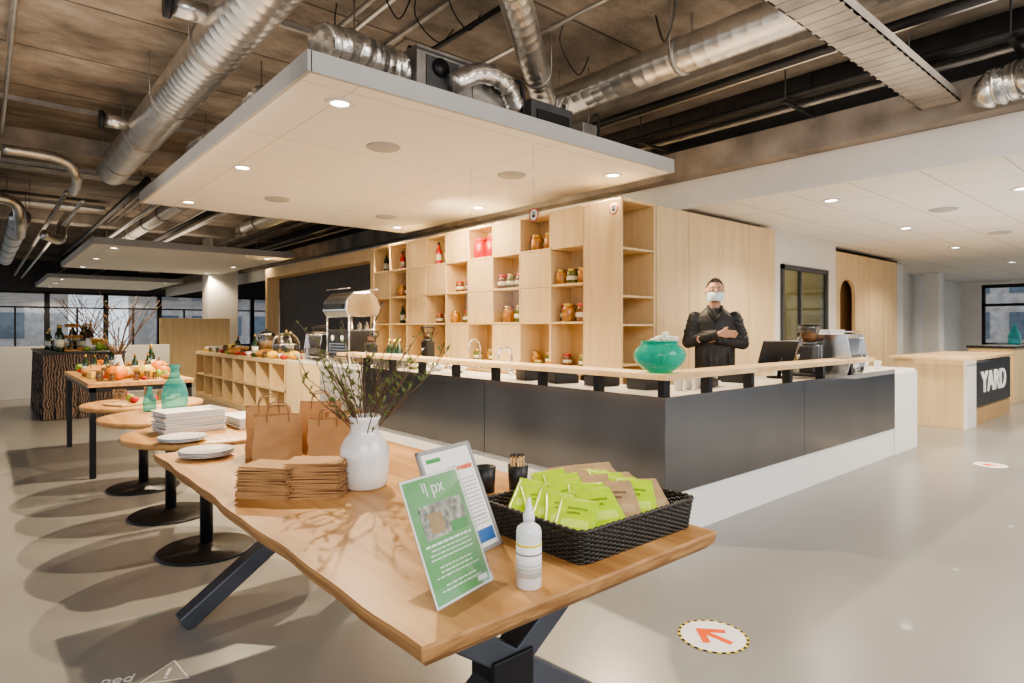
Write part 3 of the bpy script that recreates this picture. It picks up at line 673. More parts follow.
Ln=Matrix.Rotation(radians(-24),4,'X')
def sheet(g,x0,x1,z0,z1,y=-.0015): g.box(x0,x1,y-.0006,y,z0,z1)
g=G(m_paperw); g.T=Ln; sheet(g,-.107,.107,.0,.303)
g.use(m_green); sheet(g,-.101,.101,.006,.297,-.0022)
g.use(m_photo); g.box(-.075,.085,-.0038,-.0028,.150,.232)
g.use(m_greend).box(.02,.085,-.0042,-.0038,.150,.175)
g.use(m_kpouch).box(-.05,.0,-.0042,-.0038,.16,.21)
g.use(m_paperw)
rr=random.Random(5)
for i in range(11):
    z=.134-i*.0105; wd=rr.uniform(.05,.08) if i not in (0,) else .085
    if i in (4,8): continue
    nx=-wd
    while nx<wd:
        L=rr.uniform(.008,.02); g.box(nx,min(wd,nx+L),-.0034,-.0028,z,z+(.0055 if i==0 else .0032)); nx+=L+.004
g.box(.055,.09,-.0034,-.0028,.014,.026)
g.box(-.030,-.026,-.0034,-.0028,.25,.285).box(-.040,-.036,-.0034,-.0028,.262,.285)
paper=g.obj('poster',label='green printed poster with a photo')
t=text('lettering','px',.048,m_paperw,Ln@Matrix.Translation((.012,-.0040,.254))@RX90)
ac=G(m_acry); ac.T=Ln; ac.box(-.11,.11,-.006,-.0052,-.0,.305).box(-.11,.11,.0,.0015,0,.305); ac.T=Matrix.Identity(4); ac.box(-.11,.11,-.05,.09,0,.003)
thing('sign_holder','acrylic sign holder with a green poster','sign',(.895,1.212,TZ),[paper,t,ac.obj('acrylic_stand')],rz=radians(15))
g=G(m_grey); g.T=Ln; g.box(-.118,-.106,-.006,.006,0,.325).box(.106,.118,-.006,.006,0,.325).box(-.118,.118,-.006,.006,0,.012).box(-.118,.118,-.006,.006,.313,.325)
fr=g.obj('frame',.002)
g=G(m_paperw); g.T=Ln; sheet(g,-.107,.107,.01,.315)
g.use(m_blue); sheet(g,-.09,.10,.025,.062,-.0024); sheet(g,.02,.09,.10,.103,-.0024)
g.use(m_greend); sheet(g,-.09,-.03,.285,.297,-.0024)
g.use(m_grey)
for i in range(13):
    z=.215-i*.0115; nx=-.06
    while nx<.09:
        L=rr.uniform(.008,.02); g.box(nx,min(.095,nx+L),-.003,-.0024,z,z+.003); nx+=L+.004
p=g.obj('poster',label='white printed notice with a blue band')
t=text('lettering','informatie',.026,m_orange,Ln@Matrix.Translation((.098,-.0040,.245))@RX90,align='RIGHT',off=.0002)
g=G(m_grey).box(-.03,.03,.0,.16,0,.004); g.tube([(0,.15,.003),(0,.10,.2)],.006,6)
thing('sign_holder','grey framed notice standing behind the green poster','sign',(1.075,1.40,TZ),[fr,p,t,g.obj('easel_stand')],rz=radians(15))
thing('sanitiser_bottle','white plastic spray bottle with a label and nozzle','bottle',(1.045,1.15,TZ),[
  G(M('white_plastic',(.80,.80,.80),.3)).lathe([(.001,0),(.029,0),(.032,.003),(.032,.138),(.029,.150),(.018,.158),(.013,.162),(.013,.172),(.001,.172)],seg=28).obj('bottle_body'),
  G(m_paperw).lathe([(.0325,.03),(.0326,.11)],seg=28).use(m_yel).lathe([(.0329,.107),(.0329,.112)],seg=28).use(m_grey).lathe([(.0329,.04),(.0329,.0415)],seg=28).lathe([(.0329,.05),(.0329,.0515)],seg=28).lathe([(.0329,.06),(.0329,.0615)],seg=28).lathe([(.0329,.085),(.0329,.090)],seg=28).obj('label_wrap'),
  G(m_paperw).lathe([(.015,.166),(.015,.180),(.011,.186),(.007,.205),(.004,.222),(.001,.224)],seg=20).obj('nozzle_cap')])
def cup(loc,label,r=.042,h=.10):
    return thing('pen_cup',label,'cup',loc,[G(m_blackp).lathe([(.001,0),(r*.85,0),(r,h),(r*.94,h),(r*.8,.005),(.001,.005)],seg=28).obj('cup_body')],group='black pen cups')
cup((1.64,1.87,TZ),'black cup filled with wooden pencils'); cup((1.52,1.93,TZ),'empty black cup beside the pencil cup'); cup((1.50,2.05,TZ),'empty black cup beside the pencil cup')
pen=thing('pencil','wooden pencil standing in the black cup','pencil',(1.64,1.87,TZ+.008),[G(m_pencil).tube([(0,0,0),(0,0,.125)],.0038,6).obj('shaft'),G(m_black).tube([(0,0,.125),(0,0,.135)],[.0038,.001],6).obj('tip')],group='pencils in the cup')
for i in range(18):
    a=i*2.4; q=.004+.022*R.random(); dup(pen,(1.64+q*cos(a),1.87+q*sin(a),TZ+.008),rot=(R.uniform(-.12,.12),R.uniform(-.12,.12),0))
def rectpath(w,l,n):
    out=[];r=.03
    per=[]
    cs=[(w/2-r,-l/2+r,-pi/2),(w/2-r,l/2-r,0),(-w/2+r,l/2-r,pi/2),(-w/2+r,-l/2+r,pi)]
    for cx,cy,a0 in cs:
        for k in range(5): a=a0+pi/2*k/4; per.append(Vector((cx+r*cos(a),cy+r*sin(a))))
    per.append(per[0]); L=[0]
    for a,b in zip(per[:-1],per[1:]): L.append(L[-1]+(b-a).length)
    for i in range(n):
        s=L[-1]*i/n
        for j in range(len(L)-1):
            if L[j]<=s<=L[j+1]+1e-9:
                t=(s-L[j])/(L[j+1]-L[j]+1e-9); p=per[j].lerp(per[j+1],t); d=(per[j+1]-per[j]); 
                if d.length<1e-6: continue
                d.normalize(); out.append((p,Vector((d.y,-d.x)))); break
    return out
NS=300; W,L=.52,.42; bh=.095
g=G(m_wick); path=rectpath(W,L,NS)
for row in range(15):
    z=.004+row*bh/15; k=1+.05*z/bh
    pts=[Vector((p.x*k+n_.x*.0026*(1 if (i//3+row)%2 else -1),p.y*k+n_.y*.0026*(1 if (i//3+row)%2 else -1),z)) for i,(p,n_) in enumerate(path)]
    g.tube(pts+[pts[0],pts[1]],.0035,6,caps=False)
for i in range(1,NS,3):
    p,n_=path[i]; g.tube([(p.x,p.y,0),(p.x*1.05,p.y*1.05,bh)],.0025,5)
side=g.obj('woven_side')
pts=[Vector((p.x*1.055,p.y*1.055,bh+.002*sin(i*1.6))) for i,(p,_) in enumerate(path)]
rim=G(m_wick).tube(pts+[pts[0],pts[1]],.006,7,caps=False).obj('rim')
base=B('base',-W/2+.01,W/2-.01,-L/2+.01,L/2-.01,.002,.012,m_wick,0)
thing('wicker_basket','rectangular black woven basket full of snack pouches','basket',(1.50,1.36,TZ),[side,rim,base])
def pouch(name,mat,patch,patch2):
    g=G(mat); w,l=.12,.185; nx,ny=12,16
    def zz(i,j,s):
        a=sin(pi*i/nx); b=sin(pi*j/ny); return s*(.0012+.008*(a*b)**.6)+.0008*sin(i*2.3+j*1.7)
    vs=[];S=(nx+1)*(ny+1)
    for s in (-1,1):
        for j in range(ny+1):
            for i in range(nx+1): vs.append((-w/2+w*i/nx,-l/2+l*j/ny,zz(i,j,s)))
    f1=[];f2=[];f3=[]
    for j in range(ny):
        for i in range(nx):
            a=j*(nx+1)+i; q=(S+a,S+a+1,S+a+nx+2,S+a+nx+1)
            (f2 if (3<=i<9 and j in (10,) or 3<=i<7 and j==8) else f3 if (2<=i<10 and 3<=j<6) else f1).append(q); f1.append((a+nx+1,a+nx+2,a+1,a))
    for i in range(nx): f1.append((i,i+1,S+i+1,S+i)); q=ny*(nx+1)+i; f1.append((q+1,q,S+q,S+q+1))
    for j in range(ny): a=j*(nx+1); f1.append((a+nx+1,a,S+a,S+a+nx+1)); q=a+nx; f1.append((q,q+nx+1,S+q+nx+1,S+q))
    g.add(vs,f1,True)
    for m_,f_ in ((patch,f2),(patch2,f3)):
        g.use(m_); g.f+= [list(q) for q in f_]; g.mi+=[g.cur]*len(f_); g.sm+=[True]*len(f_)
    return g.obj(name)
m_limed=M('lime_print_dark',(.16,.28,.02),.4,0,.1,30); m_limel=M('lime_print_light',(.56,.74,.12),.4,0,.1,30); m_dpr=M('dark_print',(.14,.10,.055),.5,0,.2,30); m_dpl=M('kraft_print_light',(.46,.34,.19),.5,0,.1,30)
lp=solo(pouch('snack_pouch',m_lime,m_limed,m_limel),'shiny lime green snack pouch in the basket','pouch',(1.40,1.30,TZ+.035),group='lime pouches')
kp=solo(pouch('snack_pouch',m_kpouch,m_dpr,m_dpl),'brown kraft snack pouch with dark print','pouch',(1.62,1.4,TZ+.035),group='kraft pouches')
lp.rotation_euler=(.05,.0,.4); kp.rotation_euler=(.05,0,-.3)
rp=random.Random(8)
# each row is a fan of flat sachets, the next one lying half over the one before, tilted up toward the back
def fan(P,x,y0,n,dy,z0,rz,tilt,roll=0):
    for i in range(n):
        dup(P,(x+rp.uniform(-.010,.010),y0+dy*i,TZ+z0+.005*i+rp.uniform(0,.004)),rot=(tilt+rp.uniform(-.06,.06),roll+rp.uniform(-.08,.08),rz+rp.uniform(-.22,.22)))
fan(lp,1.345,1.265,5,.050,.085,-.75,.38,.05)
fan(lp,1.435,1.255,5,.052,.098,-.60,.40,-.05)
fan(kp,1.525,1.260,5,.052,.100,-.50,.42,.0)
fan(lp,1.605,1.255,4,.052,.098,-.55,.42,.08)
fan(kp,1.675,1.260,5,.050,.088,-.35,.40,-.04)

# ------------------------------------------------------------------ floor stickers
def sticker(loc,r,label):
    g=G(m_yel); n=48
    for i in range(n):
        g.use(m_yel if i%2 else m_black); a=2*pi*i/n;b=2*pi*(i+1)/n
        g.add([(r*.92*cos(a),r*.92*sin(a),.0015),(r*cos(a),r*sin(a),.0015),(r*cos(b),r*sin(b),.0015),(r*.92*cos(b),r*.92*sin(b),.0015)],[(0,1,2,3)])
    disc=g.obj('striped_border')
    w=G(m_paperw).lathe([(.001,.0015),(r*.92,.0015)],seg=48).obj('disc')
    a=G(m_orange).prism([(-.10*r,-.6*r),(.10*r,-.6*r),(.10*r,.16*r),(.42*r,-.18*r),(.57*r,-.03*r),(.0,.60*r),(-.57*r,-.03*r),(-.42*r,-.18*r),(-.10*r,.16*r)],.002,.0026).obj('arrow',label='orange arrow')
    return thing('floor_sticker',label,'sticker',loc,[disc,w,a],group='floor direction stickers')
sticker((2.52,1.53,0.0005),.155,'round white floor sticker with an orange arrow')
sticker((7.81,1.59,0.0005),.155,'round white floor sticker with an orange arrow')
g=G(m_paperw)
def tri(r): return [(r*cos(a),r*sin(a)) for a in (pi/2,pi/2+2*pi/3,pi/2+4*pi/3)]
A,Bq=tri(.11),tri(.096)
for i in range(3):
    j=(i+1)%3; g.add([(A[i][0],A[i][1],.001),(A[j][0],A[j][1],.001),(Bq[j][0],Bq[j][1],.001),(Bq[i][0],Bq[i][1],.001)],[(0,1,2,3)])
g.box(-.006,.006,-.01,.045,.001,.0014).box(-.006,.006,-.032,-.02,.001,.0014)
RZ=radians(-26)
thing('floor_marking','white outlined warning triangle painted on the floor','floor marking',(.57,2.80,.0005),[g.obj('triangle')],rz=RZ)
t=text('floor_lettering','ped',.08,m_paperw); solo(t,'white painted letters on the grey floor','floor marking',(.40,2.86,.002),RZ)

# ------------------------------------------------------------------ shelf items
def jar(mat,lid=m_gold,lab=True):
    p=[G(mat).lathe([(.001,0),(.045,0),(.05,.008),(.05,.085),(.042,.105),(.038,.11),(.001,.11)],seg=20).obj('jar_body'),G(lid).lathe([(.041,.108),(.041,.128),(.001,.13)],seg=20).obj('lid')]
    if lab: p.append(G(m_lab).lathe([(.0505,.03),(.0505,.065)],seg=20).obj('paper_label'))
    return p
def bottle(mat,cap=m_gold):
    return [G(mat).lathe([(.001,0),(.036,0),(.038,.01),(.038,.16),(.03,.19),(.014,.22),(.013,.27),(.001,.27)],seg=20).obj('bottle_body'),G(cap).lathe([(.015,.25),(.015,.285),(.001,.285)],seg=16).obj('cap'),G(m_lab).lathe([(.0385,.05),(.0385,.13)],seg=20).obj('paper_label')]
JR=thing('storage_jar','large glass jar of red preserve on the plywood shelf','jar',(0,0,0),jar(m_red,m_red,False),group='jars on the shelves')
JO=thing('storage_jar','glass jar of green olives on the plywood shelf','jar',(0,0,0),jar(m_olive),group='jars on the shelves')
JA=thing('storage_jar','glass jar of amber preserve on the plywood shelf','jar',(0,0,0),jar(m_amber,m_gold,False),group='jars on the shelves')
JB=thing('storage_jar','glass jar of brown preserve on the plywood shelf','jar',(0,0,0),jar(m_brownj,m_red),group='jars on the shelves')
BG=thing('wine_bottle','dark green bottle with a paper label on the shelf','bottle',(0,0,0),bottle(m_dkgreen),group='bottles on the shelves')
BR=thing('glass_bottle','red glass bottle standing on the plywood shelf','bottle',(0,0,0),bottle(m_red,m_black),group='bottles on the shelves')
used={}
def put(P,loc,sc=1):
    if id(P) not in used: used[id(P)]=1; P.location=loc; P.scale=(sc,)*3; return
    dup(P,loc,scale=sc)
def cell(c,r,items,sc=1.0):
    z=(zr[r]+.012) if r>0 else .96
    n=len(items); x=.10 if sc<1.8 else .13; dx=.09 if sc<1.8 else 0; e=.095 if sc<1.8 else .14
    for i,P in enumerate(items): put(P,(XS+x+dx*(i%2),Y0+c*cw+e+(cw-2*e)*(i/(max(1,n-1))),z),sc)
cell(1,2,[JA,JB,JO,JB,JA],1.35); cell(1,1,[JB,JO,JA,JB],1.6); cell(2,3,[JA,JO,JA,JB],1.5); cell(3,1,[JO,JB,JA,JO],1.6)
cell(3,2,[JB,JA,JO,JA,JB],1.4); cell(5,2,[JB,BR,JB,JA],1.2); cell(8,2,[JB,JA,JA,JO],1.4); cell(4,3,[JR,JR],2.15); cell(6,3,[BG,BG,BR,BG],1.15)
cell(9,3,[BG,BG],1.2); cell(8,3,[BG,BR],1.1); cell(5,1,[JO,JB,JA],1.3); cell(2,0,[JO,JA],1.2); cell(4,0,[JO,JA,JO],1.2); cell(8,1,[JB,BG],1.1); cell(1,0,[JO,JB],1.1); cell(6,1,[BG,JB],1.1)

# ------------------------------------------------------------------ counter items
prof=[(.001,0),(.06,0),(.078,.006),(.115,.028),(.148,.058),(.168,.088),(.174,.115),(.168,.142),(.150,.166),(.130,.182),(.119,.192),(.122,.200),(.128,.206)]
sv=G(m_teal).lathe(prof,seg=64); sv.f=sv.f[:-1]; sv.mi=sv.mi[:-1]; sv.sm=sv.sm[:-1]
thing('glass_vase','squat round teal glass vase on the serving ledge','vase',(3.46,2.50,1.10),[sv.obj('vase_body'),G(m_teal).lathe([(.120,.203),(.128,.205),(.128,.211),(.120,.213)],seg=64,closed=True).obj('rim')])
rr=random.Random(2); fl=G(m_petal); st=G(m_leaf)
for i in range(30):
    a=rr.uniform(0,2*pi); q=rr.uniform(0,.10); c=Vector((.03+q*cos(a),-.02+q*sin(a),.215+rr.uniform(0,.055)*(1.2-q/.10)))
    for k in range(5):
        b=2*pi*k/5; t_=rr.uniform(-.006,.006); fl.sph((c.x+.010*cos(b),c.y+.010*sin(b),c.z+t_),(.009,.009,.006),8,5)
    if i%5==0: st.tube([(.3*c.x,.3*c.y,.05),c],.002,5)
thing('white_flowers','small white blossoms resting in the teal vase','flowers',(3.46,2.50,1.10),[fl.obj('blossoms'),st.obj('stem')])
def pos(loc,rz,label):
    return thing('point_of_sale_screen',label,'screen',loc,[G(m_blackp).lathe([(.001,0),(.09,0),(.09,.012),(.001,.012)],seg=28).obj('base'),
      G(m_blackp).tube([(0,.0,.01),(0,.02,.16)],.015,10).obj('stem'),
      G(m_blackp).cbox((0,-.01,.2),(.30,.018,.20),0,radians(-25)).obj('screen_housing',.006),
      G(m_screen).cbox((0,-.0205,.1955),(.28,.003,.18),0,radians(-25)).obj('display')],rz=rz)
p_=pos((5.72,2.78,.93),2.6,'black tablet till screen on a stand'); p_.scale=(1.2,)*3
T3=Matrix(((0,0,1,0),(1,0,0,0),(0,1,0,0),(0,0,0,1)))
def coffee(loc,rz,label,s=1,side_m=m_black):
    body=G(m_steel).box(-.3,.3,-.05,.28,.06,.42).box(-.3,.3,-.25,-.05,.30,.42).obj('body',.02)
    side=[G(side_m).prism([(-.27,0),(.29,0),(.33,.2),(.29,.45),(-.2,.45),(-.27,.32),(-.1,.26),(-.1,.1),(-.27,.07)],x,x+.025).obj('side_panel',.004) for x in (-.325,.3)]
    for o in side: o.data.transform(T3)
    tray=G(m_steel).box(-.28,.28,-.26,-.05,.03,.06).use(m_black).box(-.26,.26,-.24,-.06,.06,.064).obj('drip_tray',.003)
    back=G(m_darkg).box(-.25,.25,.28,.285,.12,.22).obj('back_grille',.002)
    gh=[back]
    for x in (-.14,.14):
        gh.append(G(m_steel).lathe([(.001,.22),(.035,.22),(.038,.3),(.001,.3)],(x,-.16,0),20).obj('group_head'))
        gh.append(G(m_black).tube([(x,-.17,.23),(x,-.32,.215)],[.012,.015],10).obj('portafilter_handle'))
    wand=[G(m_steel).tube(curvep([(x,-.2,.33),(x*1.05,-.26,.25),(x*1.05,-.24,.12)]),.006,8).obj('steam_wand') for x in (-.26,.26)]
    rail=G(m_steel).tube([(-.3,-.24,.48),(.3,-.24,.48),(.3,.27,.48),(-.3,.27,.48),(-.3,-.24,.48)],.006,8).obj('cup_rail')
    ft=[G(m_steel).cyl((x,y),.02,0,.06,12).obj('foot') for x in (-.25,.25) for y in (-.2,.22)]
    e=thing('espresso_machine',label,'coffee machine',loc,[body,tray,rail]+side+gh+wand+ft,rz=rz); e.scale=(s,)*3; return e
coffee((6.72,2.74,.93),pi+.1,'chrome espresso machine with cups stacked on top',.9,m_steel)
pc=solo(G(m_paperw).lathe([(.001,0),(.028,0),(.038,.09),(.041,.092),(.036,.092),(.026,.004),(.001,.004)],seg=20).obj('paper_cup'),'white paper cup in a stack','cup',(7.6,2.7,.93),group='paper cups')
for i in range(1,6): dup(pc,(7.6,2.7,.93+.012*i))
for x in (7.4,7.85): dup(pc,(x,2.65,.93))
for i in range(5): dup(pc,(4.0+.12*i,2.72,.93))
for i in range(8): dup(pc,(6.56+.1*(i%4),2.66+.1*(i//4),.93+.378),scale=.8,label='white coffee cup on the espresso machine')
def grinder(loc,label,s=1,rz=0,bm=m_blackp):
    e=thing('coffee_grinder',label,'coffee grinder',loc,[
     G(bm).box(-.09,.09,-.13,.13,0,.035).box(-.075,.075,-.02,.11,.035,.30).obj('body',.01),
     G(m_darkg).lathe([(.06,.30),(.07,.33),(.001,.335)],(0,.045,0),20).obj('collar'),
     G(m_jarglass).lathe([(.055,.33),(.10,.47),(.10,.49)],(0,.045,0),24).obj('bean_hopper'),
     G(m_brownj).lathe([(.05,.335),(.08,.42),(.001,.43)],(0,.045,0),20).obj('coffee_beans'),
     G(m_black).lathe([(.103,.49),(.103,.505),(.001,.51)],(0,.045,0),24).obj('hopper_lid'),
     G(m_steel).tube([(0,-.02,.2),(0,-.07,.18)],.02,12).obj('spout')],rz=rz); e.scale=(s,)*3; return e
grinder((6.12,2.72,.93),'black coffee grinder with a clear bean hopper',1.0,pi); grinder((6.32,2.80,.93),'silver coffee grinder with a clear bean hopper',1.0,pi,m_steel)
grinder((4.75,7.4,.91),'black coffee grinder with a clear bean hopper',1.0,-1.5)
grinder((3.78,7.22,.93),'black coffee grinder with a clear bean hopper',.85,-1.5)
grinder((3.78,8.88,.93),'silver coffee grinder with a clear bean hopper',1.0,-1.5,m_steel)
def tallmachine(loc,rz):
    body=G(m_blackp).box(-.28,.28,-.16,.20,.08,.40).obj('body',.015,'black machine body')
    frame=[G(m_steel).tube([(x,y,.05),(x,y,.56)],.014,10).obj('frame_post') for x in (-.27,.27) for y in (-.18,.20)]
    hood=G(m_steel).prism([(-.24,.56),(.20,.54),(.27,.62),(.25,.74),(.14,.84),(-.10,.86),(-.22,.78),(-.28,.66)],-.29,.29).obj('hood',.02,'mirrored faceted housing',2); hood.data.transform(T3)
    det=[G(m_black).box(-.24,.24,.272,.276,.64,.70).obj('hood_trim'),G(m_steel).tube([(-.29,-.22,.88),(.29,-.22,.88)],.008,8).obj('cup_rail'),G(m_steel).tube([(-.29,.2,.88),(.29,.2,.88)],.008,8).obj('cup_rail')]
    gr=[G(m_steel).lathe([(.001,.22),(.035,.22),(.04,.32),(.05,.34),(.03,.46),(.001,.5)],(x,-.24,0),20).obj('group_head') for x in (-.17,.0,.17)]
    lev=[G(m_black).tube([(x,-.24,.48),(x,-.32,.58),(x,-.38,.74)],[.009,.009,.016],10).obj('lever') for x in (-.17,.0,.17)]
    gau=[G(m_paperw).tube([(x,.205,.30),(x,.215,.30)],.035,18).obj('gauge') for x in (-.12,.12)]
    tray=G(m_steel).box(-.30,.30,-.36,-.1,.05,.08).obj('drip_tray',.004)
    grille=G(m_steel).box(-.22,.22,.20,.205,.12,.24).use(m_black).box(-.18,.18,.205,.208,.14,.155).box(-.18,.18,.205,.208,.175,.19).box(-.18,.18,.205,.208,.21,.225).obj('back_grille')
    ft=[G(m_steel).cyl((x,y),.022,0,.08,12).obj('foot') for x in (-.22,.22) for y in (-.14,.16)]
    return thing('espresso_machine','tall chrome espresso machine with mirrored housing and levers','coffee machine',loc,[body,hood,tray,grille]+frame+det+gr+lev+gau+ft,rz=rz)
tallmachine((3.78,7.72,.93),pi/2+.1).scale=(1,1,1.12)
coffee((3.80,8.42,.93),pi/2,'chrome espresso machine on the bar worktop',.85,m_steel)
thing('kitchen_faucet','chrome gooseneck faucet behind the bar','faucet',(4.72,6.1,.91),[G(m_steel).cyl((0,0),.025,0,.04,20).obj('base'),
   G(m_steel).tube(curvep([(0,0,.03),(0,0,.25),(-.04,0,.33),(-.12,0,.34),(-.17,0,.28),(-.175,0,.2)]),.012,12).obj('spout'),G(m_steel).tube([(0,.02,.06),(0,.09,.1)],.006,8).obj('lever')])
thing('kitchen_faucet','chrome gooseneck faucet on the bar worktop','faucet',(3.95,4.6,.93),[G(m_steel).cyl((0,0),.025,0,.04,20).obj('base'),
   G(m_steel).tube(curvep([(0,0,.03),(0,0,.2),(-.04,0,.27),(-.12,0,.28),(-.17,0,.22),(-.175,0,.17)]),.012,12).obj('spout'),G(m_steel).tube([(0,.02,.06),(0,.09,.1)],.006,8).obj('lever')])
def gadget(loc,rz,label,w=.2,d=.22,h=.12):
    hs=G(m_blackp).prism([(-d/2,0),(d/2,0),(d/2,h),(-d*.1,h),(-d/2,h*.55)],-w/2,w/2).obj('housing',.008); hs.data.transform(T3)
    return thing('receipt_printer',label,'printer',loc,[hs,G(m_darkg).box(-.05,.05,-.02,.02,h,h+.004).obj('paper_slot')],rz=rz,group='till printers')
for l,rz in [((3.85,3.35,.93),1.5),((3.8,3.75,.93),1.2),((3.8,4.15,.93),1.3),((4.4,2.78,.93),.2),((5.0,2.8,.93),.1),((3.9,2.95,.93),1.5)]:
    gadget(l,rz,'black receipt printer on the bar worktop')
bowl=solo(G(m_steel).lathe([(.001,0),(.05,0),(.11,.06),(.12,.085),(.115,.085),(.05,.006),(.001,.006)],seg=28).obj('steel_bowl'),'round steel bowl on the worktop','bowl',(3.8,5.3,.93),group='steel bowls')
dup(bowl,(3.8,5.7,.93)); dup(bowl,(4.78,5.4,.91)); dup(bowl,(4.78,6.8,.91))
for i,(x,y) in enumerate([(3.85,6.1),(3.95,5.95),(3.72,6.05),(4.75,4.9),(4.78,5.1),(4.8,7.0)]): dup(JA if i%2 else JO,(x,y,.93 if x<4.2 else .91),scale=1.0)
tum=solo(G(m_jarglass).lathe([(.001,0),(.03,0),(.035,.11),(.033,.11),(.028,.005),(.001,.005)],seg=18).obj('drinking_glass'),'clear drinking glass on the buffet','glass',(1.5,6.95,.89),group='glasses on the buffet')
for i in range(14): dup(tum,(3.55+.09*(i%4),6.3+.1*(i//4),.93),label='clear drinking glass on the worktop',scale=1.1)
for i in range(3): dup(BG,(3.95,6.75+.12*i,.93),label='bottle standing on the bar worktop')
for i in range(4): dup(pc,(3.6+.09*i,9.1,.92),label='white paper cup on the counter')
def rsign(loc,rz,label):
    n=G(m_red).lathe([(.001,0),(.06,0),(.06,.003),(.001,.003)],seg=32); n.use(m_paperw).lathe([(.001,.0035),(.049,.0035)],seg=32)
    n.use(m_black).prism([(-.016,-.022),(.016,-.022),(.02,.002),(-.02,.002)],.0038,.0045).lathe([(.001,.0042),(.010,.0042)],(0,.016,0),16)
    o=n.obj('round_sign'); o.data.transform(Matrix.Rotation(-pi/2,4,'Z')@Matrix.Rotation(pi/2,4,'X')) 
    return solo(o,label,'sign',loc,rz)
thing('acrylic_screen','clear hanging acrylic splash screen above the bar','screen',(3.64,3.85,1.55),[B('sheet',-.003,.003,0,1.1,0,.95,m_acrys,0),
   G(m_steel).tube([(0,.1,.95),(0,.1,1.45)],.002,5).obj('wire'),G(m_steel).tube([(0,1,.95),(0,1,1.45)],.002,5).obj('wire')])
rsign((3.63,3.93,2.38),0,'round red-rimmed notice on the acrylic screen')
rsign((4.99,4.18,2.64),0,'round red-rimmed notice on the shelf side')

# ------------------------------------------------------------------ buffet items
def pumpkin(mat,label,grp='gourds on the buffet'):
    def fn(p):
        a=math.atan2(p.y,p.x); k=1-.09*abs(sin(a*4)); return Vector((p.x*k,p.y*k,p.z*(1-.1*(1-abs(p.z)))))
    return thing('pumpkin',label,'pumpkin',(0,0,0),[G(mat).sph((0,0,.07),(.1,.1,.07),32,12,fn).obj('flesh'),G(m_twig).tube([(0,0,.13),(.01,0,.16),(.025,0,.175)],[.012,.008,.007],8).obj('stem')],group=grp)
PO=pumpkin(m_pump,'orange ribbed pumpkin on the buffet'); PY=pumpkin(m_ygourd,'yellow ribbed gourd on the buffet')
PO.location=(1.0,7.1,.89); PY.location=(1.25,7.15,.89)
apple=thing('apple','red apple lying on the buffet','apple',(0.9,7.35,.89),[G(m_apple).sph((0,0,.035),(.04,.04,.036),16,10,lambda p:Vector((p.x,p.y,p.z-.25*max(0,p.z)*(1-(p.x**2+p.y**2))))).obj('flesh'),G(m_twig).tube([(0,0,.055),(.004,0,.08)],.0025,5).obj('stem')],group='fruit on the buffet')
gap=thing('pear','green fruit lying on the buffet','fruit',(1.4,7.3,.89),[G(m_gapple).sph((0,0,.04),(.042,.042,.04),16,10).obj('flesh'),G(m_twig).tube([(0,0,.07),(.004,0,.095)],.0025,5).obj('stem')],group='fruit on the buffet')
loaf=thing('bread_loaf','brown crusty bread loaf on the buffet','bread',(1.2,7.6,.89),[G(m_bread).sph((0,0,.05),(.16,.08,.055),24,12).obj('crust'),G(m_cheese).box(-.08,-.07,-.04,.04,.098,.103).box(.0,.01,-.05,.05,.101,.106).box(.07,.08,-.04,.04,.098,.103).obj('scored_cuts')],group='bread on the buffet')
board=solo(B('cutting_board',-.2,.2,-.13,.13,0,.018,m_birch_in,.005),'wooden serving board on the buffet','board',(1.15,8.0,.89),.2,group='serving boards')
chz=solo(G(m_cheese).prism([(0,0),(.16,.05),(.13,.13),(.02,.14)],0,.07).obj('cheese_wedge',.004),'yellow cheese wedge on the buffet','cheese',(1.1,7.95,.908),group='cheese')
bw=solo(G(m_ceram).lathe([(.001,0),(.05,0),(.09,.05),(.1,.09),(.095,.09),(.045,.006),(.001,.006)],seg=24).obj('serving_bowl'),'white serving bowl on the buffet','bowl',(1.45,8.5,.89),group='serving bowls')
gbt=dup(BG,(1.5,8.2,.89),label='dark green bottle on the buffet',scale=1.0)
RR=random.Random(11)
def scatter(n,x0,x1,y0,y1,z,ps,s0,s1,avoid=()):
    placed=list(avoid);k=0;m=0
    while m<n and k<n*60:
        k+=1; P=RR.choice(ps); s=RR.uniform(s0,s1); r=s*(.09 if P in (PO,PY,bw,chz) else .10 if P is loaf else .042)
        x=RR.uniform(x0,x1);y=RR.uniform(y0,y1)
        if any((x-a)**2+(y-b)**2<(r+c)**2 for a,b,c in placed): continue
        placed.append((x,y,r)); m+=1; dup(P,(x,y,z),RR.uniform(0,6),scale=s)
scatter(80,.84,1.55,7.5,8.85,.89,[PO,PY,apple,apple,gap,gap,loaf,loaf,tum,tum,bw,chz,gbt],.6,1.2,[(1.2,8.4,.07)])
scatter(22,.84,1.55,6.93,7.45,.89,[apple,apple,gap,tum,loaf,chz],.6,.9,[(1.0,7.1,.1),(1.25,7.15,.1)])
scatter(90,3.44,3.92,9.25,13.8,.92,[apple,gap,PY,loaf,apple,tum,bw,tum,chz,gbt],.8,1.5,[(3.72,9.9,.24),(3.72,10.8,.16)])
scatter(36,.85,1.6,11.8,13.9,1.03,[loaf,loaf,bw,gap,tum,PY,gbt],.9,1.6,[(1.1,12.1,.22),(1.35,12.4,.07)])
for x,y in [(1.0,6.1),(1.25,6.4),(1.2,5.0)]: dup(board,(x,y,.75),RR.uniform(0,3))
scatter(10,.9,1.3,6.0,6.5,.768,[apple,gap,tum],.8,.9)
